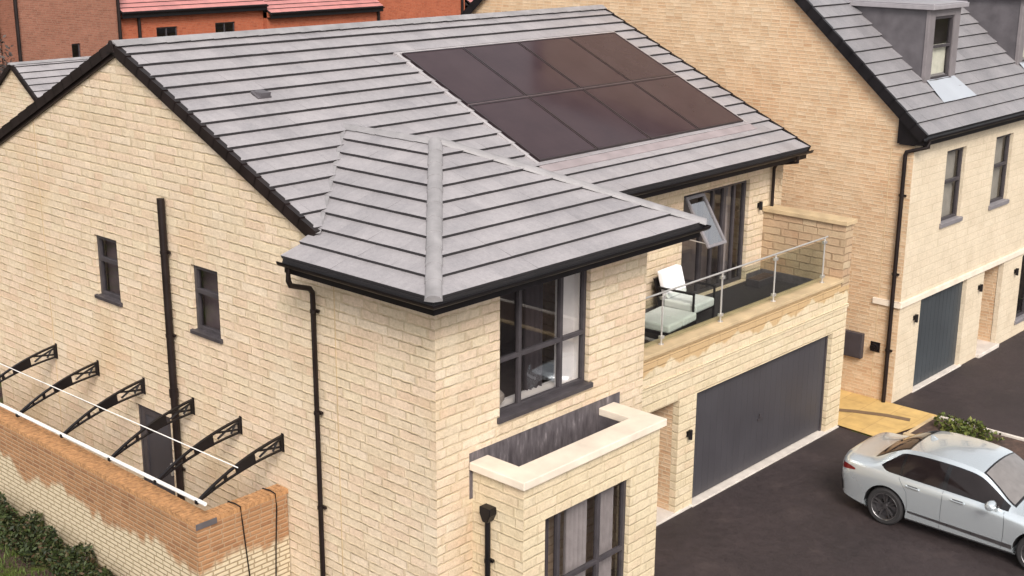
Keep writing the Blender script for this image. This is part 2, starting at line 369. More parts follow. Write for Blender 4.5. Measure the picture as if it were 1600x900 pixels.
def courses(mb, O, a, up, n, L, g, clip, tw=.33, h1=.060, h0=.012, gap=.075, s_start=0, off=0):
    """stepped courses of flat tiles. clip(s) -> (lo, hi) along a"""
    O, a, up, n = V(O), V(a), V(up), V(n)
    k = 0; s0 = s_start
    rnd = random.Random(3)
    while s0 < L-.03:
        s1 = min(s0+g, L); l0, hi0 = clip(s0); l1, hi1 = clip(s1)
        if max(hi0-l0, hi1-l1) > .02:
            if hi0 < l0: l0 = hi0 = (l0+hi0)/2
            if hi1 < l1: l1 = hi1 = (l1+hi1)/2
            b = max(l0, l1); e = min(hi0, hi1); o = (k % 2)*tw/2+off
            cuts = [i*tw+o for i in range(math.floor((b-o)/tw)+1, math.ceil((e-o)/tw)) if b+.04 < i*tw+o < e-.04] if e > b else []
            E = [(l0, l1)]+[(c, c) for c in cuts]+[(hi0, hi1)]
            pt = lambda x, s, h: O+a*x+up*s+n*h
            for (x0, x1), (y0, y1) in zip(E, E[1:]):
                t = h1+rnd.uniform(-.0022, .0022); t2 = t+rnd.uniform(-.001, .001)
                uv = [(x0-o+.001, s0), (y0-o-.001, s0), (y1-o-.001, s1), (x1-o+.001, s1)]
                mb.poly([pt(x0, s0, t), pt(y0, s0, t2), pt(y1, s1, h0+.003), pt(x1, s1, h0+.003)], 0, uv)
                mb.poly([pt(x0, s0, t), pt(x0, s0, h0), pt(y0, s0, h0), pt(y0, s0, t2)], 1, [(x0, s0)]*4)  # butt face in the dark slot, deepening the course shadow by colour
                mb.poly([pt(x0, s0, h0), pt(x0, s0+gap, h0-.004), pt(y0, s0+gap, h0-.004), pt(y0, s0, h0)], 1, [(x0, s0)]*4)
            for (x0, x1) in (E[0], E[-1]):
                mb.poly([pt(x0, s0, t), pt(x1, s1, h0+.003), pt(x1, s1, 0), pt(x0, s0, 0)], 1, [(x0, s0)]*4)
        s0 = s1; k += 1

def ridge(mb, A, B, r=.12, seg=.45, flat=False, n=7, drop=.0, m=0):
    A, B = V(A), V(B); d = (B-A); L = d.length; d.normalize()
    side = d.cross(V((0, 0, 1))).normalized(); upv = side.cross(d).normalized()
    k = max(1, round(L/seg)); sg = L/k
    for i in range(k):
        rings = []
        for (t, rr) in ((i*sg-.02, r*1.07), ((i+1)*sg, r*.97)):
            c = A+d*t
            if flat: pr = [(-rr*1.05, -rr*.52), (-rr*.12, 0), (rr*.12, 0), (rr*1.05, -rr*.52)]
            else: pr = [(-rr*math.cos(PI*j/n), rr*math.sin(PI*j/n)*.72-.3*rr) for j in range(n+1)]
            rings.append([c+side*x+upv*(y+drop) for x, y in pr])
        for j in range(len(rings[0])-1): mb.poly([rings[0][j], rings[0][j+1], rings[1][j+1], rings[1][j]], m)
        c0 = A+d*(i*sg-.02)
        mb.poly([p for p in rings[0]]+[c0+upv*(drop-.5*r)], m); mb.poly([p for p in rings[1]][::-1]+[A+d*((i+1)*sg)+upv*(drop-.5*r)], m)

def verge(mb, O, up, n, side, L, g, over=.055, onto=.045, dep=.105):
    O, up, n, side = V(O), V(up), V(n), V(side); s = 0
    while s < L-.05:
        e = min(s+g, L)
        q = []
        for (t, hh) in ((s-.015, .068), (e, .052)):
            p = O+up*t
            q.append([p+side*over-n*dep, p-side*onto-n*.02, p-side*onto+n*hh*.86, p+side*over+n*hh])
        mb.hexa([q[0][0], q[0][1], q[1][1], q[1][0], q[0][3], q[0][2], q[1][2], q[1][3]])
        s = e

def sweep(mb, path, prof, m=0, closed_prof=True, caps=True):
    """sweep profile (outward offset, z) along an XY polyline, mitred"""
    path = [V(p) for p in path]; rings = []
    for i, p in enumerate(path):
        ds = []
        if i: ds.append((p-path[i-1]).normalized())
        if i < len(path)-1: ds.append((path[i+1]-p).normalized())
        ns = [V((d.y, -d.x, 0)) for d in ds]
        nn = ns[0] if len(ns) == 1 else (ns[0]+ns[1])/(1+ns[0].dot(ns[1]))
        rings.append([p+nn*o+V((0, 0, z)) for o, z in prof])
    k = len(prof)
    for A, B in zip(rings, rings[1:]):
        for j in range(k if closed_prof else k-1): mb.poly([A[j], A[(j+1) % k], B[(j+1) % k], B[j]], m)
    if caps: mb.poly(rings[0], m); mb.poly(rings[-1][::-1], m)
GUT = [(.0, .0)]+[(.06-.06*math.cos(PI*j/8), -.075*math.sin(PI*j/8)) for j in range(0, 9)]+[(.112, .0)]+[(.06-.052*math.cos(PI*j/8), -.066*math.sin(PI*j/8)) for j in range(8, 0, -1)]
def gutter(path, parent):
    mb = MB(); sweep(mb, path, GUT[1:]); mb.build('gutter', M['black'], parent, merge=True)
def fascia(path, parent, z0=-.2, z1=-.01, t=.022):
    mb = MB(); sweep(mb, path, [(-.002, z0), (-.002, z1), (-t, z1), (-t, z0)]); return mb.build('fascia', M['black'], parent, merge=True)
def pipe(name, pts, r, parent, mat='brownblack', clips=(), side=V((0, 1, 0)), wall_dir=V((1, 0, 0)), gapw=.06, collars=()):
    mb = MB(); mb.tube(pts, r, 12)
    o = mb.build(name, M[mat], parent, smooth=True)
    if clips:
        for c in clips:
            k = MB(); c = V(c)
            k.obox(c-side*(r+.035)-V((0, 0, .02))+wall_dir*(gapw*.35), side*(2*r+.07), wall_dir*(gapw*.65), V((0, 0, .04)))
            k.tube([c-V((0, 0, .025)), c+V((0, 0, .025))], r+.008, 12)
            k.build('pipe_clip', M[mat], o)
    for c in collars:
        k = MB(); c = V(c); k.tube([c-V((0, 0, .07)), c+V((0, 0, .07))], r+.014, 12); k.build('pipe_collar', M[mat], o, smooth=True)
    return o

# ------------------------------------------------------------------ camera, light, world
CAM = V((-11.33922905, -14.05601478, 10.2181861))
yaw, pit, rol, FPX = math.radians(47.541), math.radians(15.981), math.radians(.363), 2050.58
fw = V((math.sin(yaw)*math.cos(pit), math.cos(yaw)*math.cos(pit), -math.sin(pit)))
rt = V((math.cos(yaw), -math.sin(yaw), 0)); up0 = rt.cross(fw)
rt2 = rt*math.cos(rol)+up0*math.sin(rol); up2 = -rt*math.sin(rol)+up0*math.cos(rol)
cd = bpy.data.cameras.new('camera'); cam = bpy.data.objects.new('camera', cd); COL.objects.link(cam)
cam.matrix_world = Matrix(((rt2.x, up2.x, -fw.x, CAM.x), (rt2.y, up2.y, -fw.y, CAM.y), (rt2.z, up2.z, -fw.z, CAM.z), (0, 0, 0, 1)))
cd.sensor_width = 36; cd.lens = 36*FPX/1600; cd.clip_start = .1; cd.clip_end = 3000
SC.camera = cam
SUN_EL, SUN_AZ = 40, 219            # degrees; azimuth clockwise from +Y (north)
sd = V((math.sin(math.radians(SUN_AZ))*math.cos(math.radians(SUN_EL)), math.cos(math.radians(SUN_AZ))*math.cos(math.radians(SUN_EL)), math.sin(math.radians(SUN_EL))))
sl = bpy.data.lights.new('sun', 'SUN'); sl.energy = 1.5; sl.angle = math.radians(20); sl.color = (1, .93, .83)
so = bpy.data.objects.new('sun', sl); COL.objects.link(so); so.rotation_euler = (-sd).to_track_quat('-Z', 'Y').to_euler(); so.location = sd*60
W = bpy.data.worlds.new('World'); SC.world = W; W.use_nodes = True
wt = W.node_tree; bg = wt.nodes['Background']
sky = wt.nodes.new('ShaderNodeTexSky'); sky.sky_type = 'NISHITA'; sky.sun_disc = False
sky.sun_elevation = math.radians(SUN_EL); sky.sun_rotation = math.radians(SUN_AZ); sky.dust_density = 3.0; sky.air_density = 1.2
hs = wt.nodes.new('ShaderNodeHueSaturation'); hs.inputs['Saturation'].default_value = .12
wt.links.new(sky.outputs[0], hs.inputs['Color']); wt.links.new(hs.outputs[0], bg.inputs[0]); bg.inputs[1].default_value = .13
SC.view_settings.view_transform = 'Standard'; SC.view_settings.look = 'None'; SC.view_settings.exposure = .88; SC.view_settings.gamma = 1

# ------------------------------------------------------------------ main house
S = .4583; ZE = 5.617; EV = .6; YR = 4.902; RG = 2*YR+EV      # slope, eave height, overhang, ridge y, rear eave y
ZR = ZE+S*(YR+EV); GW = 1.895; WD = 2.325; WX = 4.577; L = 12.1; XR = 12.3
ku = 1/math.sqrt(1+S*S)
UP = V((0, ku, S*ku)); NF = V((0, -S*ku, ku)); UPB = V((0, -ku, S*ku)); NB = V((0, S*ku, ku))
SLEN = (YR+EV)/ku
SW = .4215; AX, AY = 2.365, .068
ZW = ZE+SW*(AX+EV)
house = thing('stone_house', 'large cream stone detached house with grey tiled roof and hipped front wing', 'house')
FLOOR2 = 2.93
P_gable = PX(0, 1); P_wing = PY(-WD, 1); P_main = PY(0, 1); P_gar = PY(-GW, 1)
W1 = (5.375, 6.09, 3.76, 4.85); W2 = (2.49, 3.20, 3.76, 4.85); DOOR = (4.1, 5.16, .02, 2.0)
WW = (1.24, 3.20, 3.40, 5.22); BD = (8.83, 11.12, 2.96, 5.07); GD = (6.76, 11.47, .0, 2.15); ENT = (5.2, 6.24, .0, 2.17)
mb = MB()
YB = RG-.25
wall(mb, P_gable, -WD, YB, 0, 5.45, [W1, W2, DOOR])
mb.poly([(0, -.16, 5.45), (0, -.16, ZE+S*(EV-.16)-.06), (0, YR, ZR-.06), (0, YB, ZE+S*.25-.06), (0, YB, 5.45)])
wall(mb, P_wing, 0, WX, 0, 5.45, [WW])
wall(mb, PX(WX, -1), -WD, 0, 0, 5.45)
wall(mb, P_main, WX, L, FLOOR2-.2, 5.5, [BD])
wall(mb, PX(L, -1), -.16, YB, 0, 5.45); mb.poly([(L, -.16, 5.45), (L, YR, ZR-.06), (L, YB, ZE+S*.25-.06), (L, YB, 5.45)])
wall(mb, PY(YB, -1), 0, L, 0, 5.5)
mb.build('wall', M['stone'], house)
mb = MB()
wall(mb, P_gar, WX, 12.0, 0, 3.06, [GD, ENT], .13)
wall(mb, PX(12.0, -1), -GW, 0, 0, 3.06)
mb.build('garage_wall', M['front_stone'], house)
mb = MB()                                                      # projecting string course above the garage door
mb.box(WX+.002, -GW-.025, 2.60, 12.02, -GW+.02, 2.665); mb.build('string_course', M['front_stone'], house, bevel=.006)
# movement joints in the gable wall
for yj, z0, z1 in ((7.84, 0, 6.6), (-.30, 0, 5.4)):
    mb = MB(); mb.box(-.004, yj-.009, z0, .01, yj+.009, z1); mb.build('movement_joint', M['coping_buff'], house)
# inner floors, partitions (rooms behind the glass)
mb = MB(); mb.box(.12, -WD+.12, 2.70, WX-.02, YB-.1, 2.90); mb.box(WX+.01, .12, 2.70, L-.12, YB-.1, 2.90); mb.box(.12, -WD+.12, 5.40, WX-.1, 0, 5.44); mb.box(.12, .05, 5.40, L-.1, YB-.1, 5.44)
mb.box(.12, .9, 2.9, L-.12, 1.0, 5.4) ; mb.box(.12, 2.2, 0, 3.9, 2.3, 2.7)
mb.build('inner_floor', M['room'], house)
# ---- entrance recess
mb = MB()
x0, x1 = ENT[0], ENT[1]; yb = -GW+1.05
mb.poly([(x1, -GW+.13, 0), (x1, yb, 0), (x1, yb, 2.17), (x1, -GW+.13, 2.17)]); mb.poly([(x0, -GW+.13, 0), (x0, yb, 0), (x0, yb, 2.17), (x0, -GW+.13, 2.17)])
mb.poly([(x0, yb, 0), (x1, yb, 0), (x1, yb, 2.17), (x0, yb, 2.17)]); mb.poly([(x0, -GW+.13, 2.17), (x1, -GW+.13, 2.17), (x1, yb, 2.17), (x0, yb, 2.17)])
mb.build('porch_recess', M['buff_brick'], house)
mb = MB(); mb.box(x0+.12, yb-.06, .02, x1-.1, yb-.005, 2.08); d = mb.build('front_door', M['garage'], house, bevel=.01)
mb = MB(); mb.tube([(x0+.22, yb-.1, .9), (x0+.22, yb-.1, 1.4)], .015); mb.build('handle', M['steel'], d)
mb = MB(); mb.box(4.6, -GW-.03, -.02, 6.74, -GW+.9, .045); mb.build('doorstep', M['concrete'], house, bevel=.008)
# ---- garage door
mb = MB(); nb = 23
wb = (GD[1]-GD[0]-.1)/nb
for i in range(nb):
    xa = GD[0]+.05+i*wb; mb.box(xa+.0015, -GW+.116, .06, xa+wb-.0015, -GW+.15, 2.09)
mb.box(GD[0]+.05, -GW+.118, .055, GD[1]-.05, -GW+.16, 2.095)
gd = mb.build('garage_door', M['garage'], house)
mb = MB(); mb.box(GD[0], -GW+.09, 0.03, GD[0]+.05, -GW+.16, 2.15); mb.box(GD[1]-.05, -GW+.09, .03, GD[1], -GW+.16, 2.15); mb.box(GD[0]+.05, -GW+.09, 2.095, GD[1]-.05, -GW+.16, 2.15)
mb.build('door_frame', M['frame'], gd)
mb = MB(); mb.box(9.0, -GW+.085, .95, 9.16, -GW+.112, .99); mb.box(9.05, -GW+.09, 1.0, 9.09, -GW+.112, 1.08); mb.build('handle', M['frame'], gd, bevel=.004)
mb = MB(); mb.box(GD[0]-.04, -GW-.05, -.01, 11.95, -GW+.2, .03); mb.build('threshold', M['concrete'], house, bevel=.006)
# ---- windows of the house
for (a0, a1, z0, z1) in (W1, W2):
    window(P_gable, a0, a1, z0, z1, house, trans=[(4.42, a0+.05, a1-.05)], fw=.075, d=.05)
    mb = MB(); mb.box(.28, a0-.1, z0-.1, .30, a1+.1, z1+.1); mb.build('blind', M['blind'], house)  # board added behind each pane to lighten the dark interior
window(P_wing, *WW, house, mull=(1.74, 2.64), trans=[(4.2, 1.30, 1.71), (4.2, 1.77, 2.61), (4.2, 2.67, 3.14)], fw=.062, sill=.075)
mb = MB(); mb.box(WW[0], -WD+.18, WW[2]-.04, WW[1], -WD+.48, WW[2]); mb.build('window_board', M['white'], house)
mb = MB(); mb.box(WW[1]-.002, -WD+.13, WW[2], WW[1]+.02, -WD+.34, WW[3]); mb.box(2.82, -WD+.30, WW[2], WW[1]+.02, -WD+.36, WW[3]); mb.build('window_reveal', M['white'], house)
# side door in the gable
a0, a1, z0, z1 = DOOR
mb = MB(); bar(mb, P_gable, a0, a0+.06, z0, z1, .05, .12); bar(mb, P_gable, a1-.06, a1, z0, z1, .05, .12); bar(mb, P_gable, a0+.06, a1-.06, z1-.06, z1, .05, .12)
bar(mb, P_gable, a0+.06, a1-.06, z0, z0+.16, .06, .11); bar(mb, P_gable, a0+.06, a0+.18, z0+.16, z1-.06, .06, .11); bar(mb, P_gable, a1-.18, a1-.06, z0+.16, z1-.06, .06, .11); bar(mb, P_gable, a0+.18, a1-.18, z1-.18, z1-.06, .06, .11)
sdn = mb.build('side_door', M['frame'], house, bevel=.006)
mb = MB(); mb.poly([P_gable(a, z, .085) for a, z in ((a0+.17, z0+.15), (a1-.17, z0+.15), (a1-.17, z1-.17), (a0+.17, z1-.17))]); mb.build('door_panel', M['garage'], sdn)
mb = MB(); mb.tube([(.03, a0+.12, 1.0), (.03, a0+.24, 1.0)], .012); mb.box(.025, a0+.09, .9, .062, a0+.14, 1.12); mb.build('handle', M['steel'], sdn)
# ---- balcony doors
a0, a1, z0, z1 = BD; m1, m2 = 9.58, 10.36
mb = MB(); P = P_main; fd0, fd1 = .08, .16
for xa, xb in ((a0, a0+.07), (m1-.05, m1+.05), (m2-.05, m2+.05), (a1-.07, a1)): bar(mb, P, xa, xb, z0, z1, fd0, fd1)
bar(mb, P, a0+.07, a1-.07, z1-.07, z1, fd0+.002, fd1); bar(mb, P, a0+.07, a1-.07, z0, z0+.07, fd0+.002, fd1)
bar(mb, P, a0+.07, m1-.05, 4.20, 4.27, fd0+.003, fd1)
for xa in (9.97, 10.72): bar(mb, P, xa-.035, xa+.035, z0+.07, z1-.07, fd0+.006, fd1)
bdo = mb.build('balcony_door', M['frame'], house, bevel=.006)
mb = MB(); mb.poly([P(m1, z0+.05, .12), P(a1-.05, z0+.05, .12), P(a1-.05, z1-.05, .12), P(m1, z1-.05, .12)]); mb.poly([P(a0+.05, z0+.05, .12), P(m1, z0+.05, .12), P(m1, 4.23, .12), P(a0+.05, 4.23, .12)]); mb.build('pane', M['glass'], bdo)
# the top-hung sash, pushed open
hz = 5.0; th = math.radians(33); hl = 1.06
dv = V((0, -math.sin(th), -math.cos(th))); nv = V((0, -math.cos(th), math.sin(th)))
o = V((a0+.10, .06, hz)); wv = V((m1-.04-a0-.10, 0, 0))
mb = MB()
mb.obox(o, wv.normalized()*.055, dv*hl, nv*.045); mb.obox(o+wv-wv.normalized()*.055, wv.normalized()*.055, dv*hl, nv*.045)
mb.obox(o+wv.normalized()*.055, wv-wv.normalized()*.11, dv*.055, nv*.045); mb.obox(o+wv.normalized()*.055+dv*(hl-.055), wv-wv.normalized()*.11, dv*.055, nv*.045)
sash = mb.build('open_sash', M['frame_lt'], bdo, bevel=.005)
mb = MB(); mb.poly([o+wv.normalized()*.05+dv*.05+nv*.022, o+wv-wv.normalized()*.05+dv*.05+nv*.022, o+wv-wv.normalized()*.05+dv*(hl-.05)+nv*.022, o+wv.normalized()*.05+dv*(hl-.05)+nv*.022]); mb.build('pane', M['glass_sky'], sash)
mb = MB(); mb.tube([o+dv*hl*.9+V((.02, 0, 0)), (a0+.06, .05, 4.24)], .010, 6); mb.build('stay', M['steel'], sash)

# ---- bay with parapet
BX0, BX1, BY = .69, 3.75, -3.285
bay = MB(); BW = (1.14, 3.06, .35, 2.19)
wall(bay, PY(BY, 1), BX0, BX1, 0, 2.8, [BW]); wall(bay, PX(BX0, 1), BY, -WD, 0, 2.8); wall(bay, PX(BX1, -1), BY, -WD, 0, 2.8)
bay = bay.build('front_bay', M['front_stone'], house)
mb = MB(); c0, c1 = 2.805, 2.925; e = .075; wk = .37
xa, xb, yf, ybk = BX0-e, BX1+e, BY-e, -WD-.012
mb.prism([(xa, ybk), (xa, yf), (xb, yf), (xb, ybk), (xb-wk, ybk), (xb-wk, yf+wk+.06), (xa+wk, yf+wk+.06), (xa+wk, ybk)], lambda p: (p[0], p[1], c0), lambda p: (p[0], p[1], c1))
mb.build('coping', M['coping'], bay, bevel=.012)
mb = MB(); mb.box(xa+wk-.06, yf+wk, 2.30, xb-wk+.06, -WD-.01, 2.36); mb.build('flat_roof', M['felt'], bay)
mb = MB()                                                     # inner faces of the parapet
mb.box(xa+wk-.07, yf+wk+.06, 2.36, xa+wk-.01, -WD-.012, 2.804); mb.box(xb-wk+.01, yf+wk+.06, 2.36, xb-wk+.07, -WD-.012, 2.804); mb.box(xa+wk-.07, yf+wk+.01, 2.36, xb-wk+.07, yf+wk+.055, 2.804)
mb.build('parapet_lining', M['lead_st'], bay)
mb = MB(); mb.box(.63, -WD-.008, 2.36, 3.98, -WD+.01, 3.045); mb.box(.63, -WD-.010, 2.62, .665, -WD-.008, 3.045); mb.build('lead_flashing', M['lead_st'], bay)
window(PY(BY, 1), *BW, bay, mull=(1.52, 2.42), trans=[(1.04, 1.20, 1.49), (1.04, 1.55, 2.39), (1.04, 2.45, 3.0)], fw=.062)
mb = MB(); mb.box(BX0+.1, BY+.12, .1, BX1-.1, -WD-.02, .18); mb.build('bay_floor', M['wood'], bay)
# hopper and pipe on the bay's side
hx = BX0-.075
mb = MB(); mb.prism([(-.1, .1), (.1, .1), (.1, .0), (.045, -.12), (-.045, -.12), (-.1, 0)], lambda p: (hx-.065, -2.69+p[0], 2.27+p[1]), lambda p: (BX0, -2.69+p[0], 2.27+p[1])); hp = mb.build('hopper', M['black'], bay, bevel=.01)
pipe('downpipe', [(hx, -2.69, 2.17), (hx, -2.69, .05)], .042, bay, 'black', clips=[(hx, -2.69, 1.55)])

# ---- balcony
balc = MB(); balc.box(WX+.002, -GW+.35, 2.80, 11.7, -.002, FLOOR2); balc = balc.build('balcony_floor', M['felt'], house)
mb = MB()                                                     # kerb wall that carries the glass
mb.box(WX+.003, -GW+.004, 3.062, 11.68, -GW+.35, 3.16); 
mb.build('kerb_wall', M['front_stone'], house)
mb = MB(); mb.box(WX+.003, -GW+.32, FLOOR2-.1, 11.68, -GW+.352, 3.16); mb.build('kerb_lining', M['felt'], house)
mb = MB(); mb.box(WX+.004, -GW-.03, 3.162, 11.72, -GW+.40, 3.225); mb.build('kerb_coping', M['coping_buff'], house, bevel=.008)
mb = MB(); wall(mb, PX(11.7, 1), -GW+.0, 0, 2.93, 4.32); wall(mb, PX(12.0, -1), -GW, 0, 3.06, 4.32); wall(mb, PY(-GW, 1), 11.7, 12.0, 3.06, 4.32)
mb.build('side_parapet', M['tan_stone'], house)
mb = MB(); mb.box(11.64, -GW-.05, 4.322, 12.05, -.004, 4.41); mb.build('parapet_coping', M['coping_buff'], house, bevel=.01)
mb = MB(); mb.box(11.67, -GW+.42, FLOOR2, 11.698, -.02, FLOOR2+.17); mb.build('upstand', M['lead_st'], house)
for xa, xb in ((WX+.02, BD[0]-.05), (BD[1]+.05, 11.66)):
    mb = MB(); mb.box(xa, -.03, FLOOR2, xb, -.003, FLOOR2+.15); mb.build('upstand', M['lead_st'], house)
# balustrade
gy = -GW+.17; zt = 4.14
mb = MB(); bal_posts = [5.87, 7.64, 9.40, 11.20]
mb.tube([(WX+.02, gy, zt), (11.3, gy, zt)], .017, 10); bal = mb.build('balustrade_rail', M['steel'], house, smooth=True)
for x in bal_posts:
    mb = MB(); mb.tube([(x, gy, 3.225), (x, gy, zt)], .016, 10); mb.tube([(x, gy, 3.224), (x, gy, 3.238)], .048, 14); mb.box(x-.045, gy-.03, 3.33, x+.045, gy+.03, 3.38); mb.box(x-.045, gy-.03, 4.02, x+.045, gy+.03, 4.07)
    mb.build('balustrade_post', M['steel'], bal, smooth=True)
xs = [WX+.06]+bal_posts
for xa, xb in zip(xs, xs[1:]):
    mb = MB(); mb.box(xa+.04, gy-.005, 3.28, xb-.04, gy+.005, 4.09); mb.build('glass_panel', M['glass_clear'], bal)

# ---- roof: main slopes
roof = MB()
def xlow(s):                                                   # front slope ends on the wing roof
    y = -EV+s*ku
    return (-.05 if y > -.12 else 4.66, XR)
n_c = 17; g1 = SLEN/n_c
courses(roof, (0, -EV, ZE), (1, 0, 0), UP, NF, SLEN-.02, g1, xlow)
courses(roof, (0, RG, ZE), (1, 0, 0), UPB, NB, SLEN-.02, g1, lambda s: (-.05, XR))
for (oy, u, nn, lo) in ((-EV, UP, NF, 0), (RG, UPB, NB, 0)):
    a = V((-.04, oy, ZE)); 
    st = 0.55 if u is UP else 0
    p = [a+u*st, a+V((XR+.03, 0, 0))+u*st, a+V((XR+.03, 0, 0))+u*SLEN, a+u*SLEN]
    roof.hexa([q-nn*.06 for q in p]+[q-nn*.002 for q in p], 1)
a = V((4.7, -EV, ZE)); p = [a, V((XR-.01, -EV, ZE)), V((XR-.01, -EV, ZE))+UP*.6, a+UP*.6]; roof.hexa([q-NF*.058 for q in p]+[q-NF*.003 for q in p], 1)
# wing slopes
kw = 1/math.sqrt(1+SW*SW); gw = .3565
UPL = V((kw, 0, SW*kw)); NL = V((-SW*kw, 0, kw)); yv = lambda x: -EV+SW*(x+EV)/S
LW = (AX+EV)/kw; r_h = (AY+WD+EV)/(AX+EV)
def clipL(s):
    x = -EV+s*kw; y0 = -WD-EV+(x+EV)*r_h
    return (y0, .06 if x < -.05 else max(yv(x)+.12, y0))
courses(roof, (-EV, 0, ZE), (0, 1, 0), UPL, NL, LW, gw, clipL)
XE = 5.18; SR = (ZW-ZE)/(XE-AX); kr = 1/math.sqrt(1+SR*SR); UPR = V((-kr, 0, SR*kr)); NR = V((SR*kr, 0, kr)); r_r = (AY+WD+EV)/(XE-AX)
courses(roof, (XE, 0, ZE), (0, 1, 0), UPR, NR, (XE-AX)/kr, gw, lambda s: (-WD-EV+s*kr*r_r, -EV+SR*s*kr/S+.12))
SFR = (ZW-ZE)/(AY+WD+EV); kf = 1/math.sqrt(1+SFR*SFR); UPF = V((0, kf, SFR*kf)); NFR = V((0, -SFR*kf, kf))
courses(roof, (0, -WD-EV, ZE), (1, 0, 0), UPF, NFR, (AY+WD+EV)/kf, gw, lambda s: (-EV+s*kf/r_h, XE-s*kf/r_r))
# slabs under the wing slopes
for p, nn in (([(-EV, .05, ZE), (-EV, -WD-EV, ZE), (AX, AY, ZW), (AX, yv(AX), ZW), (-.05, yv(-.05), ZE+SW*.55), (-.05, .05, ZE+SW*.55)], NL), ([(XE, -.5, ZE), (XE, -WD-EV, ZE), (AX, AY, ZW), (AX, yv(AX), ZW)], NR), ([(-EV, -WD-EV, ZE), (XE, -WD-EV, ZE), (AX, AY, ZW)], NFR)):
    pp = [V(q) for q in p]; roof.prism(pp, lambda q: q-nn*.002, lambda q: q-nn*.05, 1)
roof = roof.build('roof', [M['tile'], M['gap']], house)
mb = MB(); ridge(mb, (-.06, YR, ZR+.085), (XR+.03, YR, ZR+.085), .15, .46, flat=True); mb.build('ridge_tiles', M['ridge'], roof, smooth=True, angle=25)
mb = MB(); ridge(mb, (-EV-.01, -WD-EV-.01, ZE+.05), (AX, AY, ZW+.05), .108, .40); ridge(mb, (XE+.01, -WD-EV-.01, ZE+.05), (AX, AY, ZW+.05), .108, .42); mb.build('hip_tiles', M['ridge'], roof, smooth=True, angle=25)
mb = MB(); ridge(mb, (AX, AY-.1, ZW+.06), (AX, yv(AX)+.1, ZW+.06), .12, .42, flat=True); mb.build('wing_ridge_tiles', M['ridge'], roof, smooth=True, angle=25)
mb = MB()                                                      # pale valley trough
for t in range(8):
    x0, x1 = -.05+t*(AX+.05)/8, -.05+(t+1)*(AX+.05)/8
    q = [V((x, yv(x), ZE+SW*(x+EV))) for x in (x0, x1)]
    for sgn, nn in ((-1, NL),):
        mb.poly([q[0]+V((-.035, .045, .050)), q[1]+V((-.035, .045, .050)), q[1]+V((.005, -.012, .060)), q[0]+V((.005, -.012, .060))])
mb.build('valley_lining', M['ridge'], roof)
mb = MB(); verge(mb, (-.05, -.02, ZE+S*(EV-.02)), UP, NF, (-1, 0, 0), SLEN-(EV-.02)/ku-.02, g1); verge(mb, (-.05, RG, ZE), UPB, NB, (-1, 0, 0), SLEN-.02, g1)
mb.prism([(-.13, -.10), (0, .085), (.13, -.10)], lambda p: (-.13, YR+p[0], ZR+p[1]), lambda p: (-.04, YR+p[0], ZR+p[1]))
mb.build('verge_trim', M['brownblack'], roof)
mb = MB(); verge(mb, (XR, -EV, ZE), UP, NF, (1, 0, 0), SLEN-.02, g1, .03, .02, .1); verge(mb, (XR, RG, ZE), UPB, NB, (1, 0, 0), SLEN-.02, g1, .03, .02, .1); mb.build('verge_trim', M['black'], roof)
mb = MB()                                                     # bargeboard under the left verge
for (oy, u, nn, s0) in ((-.02, UP, NF, (EV-.02)/ku), (RG, UPB, NB, 0)):
    o = V((-.062, oy, ZE+(S*(EV-.02) if u is UP else 0)))-nn*.155
    mb.obox(o, V((.055, 0, 0)), u*(SLEN-s0-.03), nn*.08)
mb.build('bargeboard', M['brownblack'], roof)
# roof vent
o = V((1.46, 3.05, ZE+S*3.65))+NF*.045
mb = MB(); mb.obox(o-V((.13, 0, 0)), V((.26, 0, 0)), UP*.22, NF*.03); mb.hexa([o-V((.10, 0, 0))+NF*.03, o+V((.1, 0, 0))+NF*.03, o+V((.1, 0, 0))+UP*.2+NF*.03, o-V((.1, 0, 0))+UP*.2+NF*.03, o-V((.10, 0, 0))+NF*.11, o+V((.1, 0, 0))+NF*.11, o+V((.06, 0, 0))+UP*.2+NF*.05, o-V((.06, 0, 0))+UP*.2+NF*.05])
mb.build('roof_vent', M['lead'], roof, bevel=.006)
# soffits, fascias, gutters
mb = MB()
mb.prism([(-EV+.05, .05), (-EV+.05, -WD-EV+.05), (XE-.05, -WD-EV+.05), (XE-.05, 0), (WX-.02, 0), (WX-.02, -WD+.02), (.02, -WD+.02), (.02, .05)], lambda p: (p[0], p[1], 5.42), lambda p: (p[0], p[1], 5.44))
mb.box(XE-.06, -EV+.05, 5.421, XR-.05, .05, 5.441); mb.build('soffit', M['brownblack'], house); mb = MB(); mb.box(-.03, YB-.05, 5.42, XR-.05, RG-.05, 5.44)
mb.build('soffit', M['brownblack'], house)
pw = [(-EV+.03, .05, ZE), (-EV+.03, -WD-EV+.03, ZE), (XE-.03, -WD-EV+.03, ZE), (XE-.03, -.02, ZE)]
fascia(pw, house); fascia([(XE-.04, -EV+.03, ZE), (XR-.01, -EV+.03, ZE)], house)
mb = MB(); mb.poly([(-EV+.03, .052, ZE-.2), (-EV+.03, .052, ZE+.03), (-.03, .052, ZE+.25), (-.03, .052, ZE-.2)]); mb.box(-EV+.03, .045, ZE-.2, -.002, .055, ZE-.02); mb.build('soffit_end', M['brownblack'], house)
gutter([(-EV+.03, .08, ZE-.02), (-EV+.03, -WD-EV+.03, ZE-.02), (XE-.03, -WD-EV+.03, ZE-.02), (XE-.03, -.5, ZE-.02)], house)
gutter([(XE+.1, -EV+.03, ZE-.02), (XR+.06, -EV+.03, ZE-.02)], house)
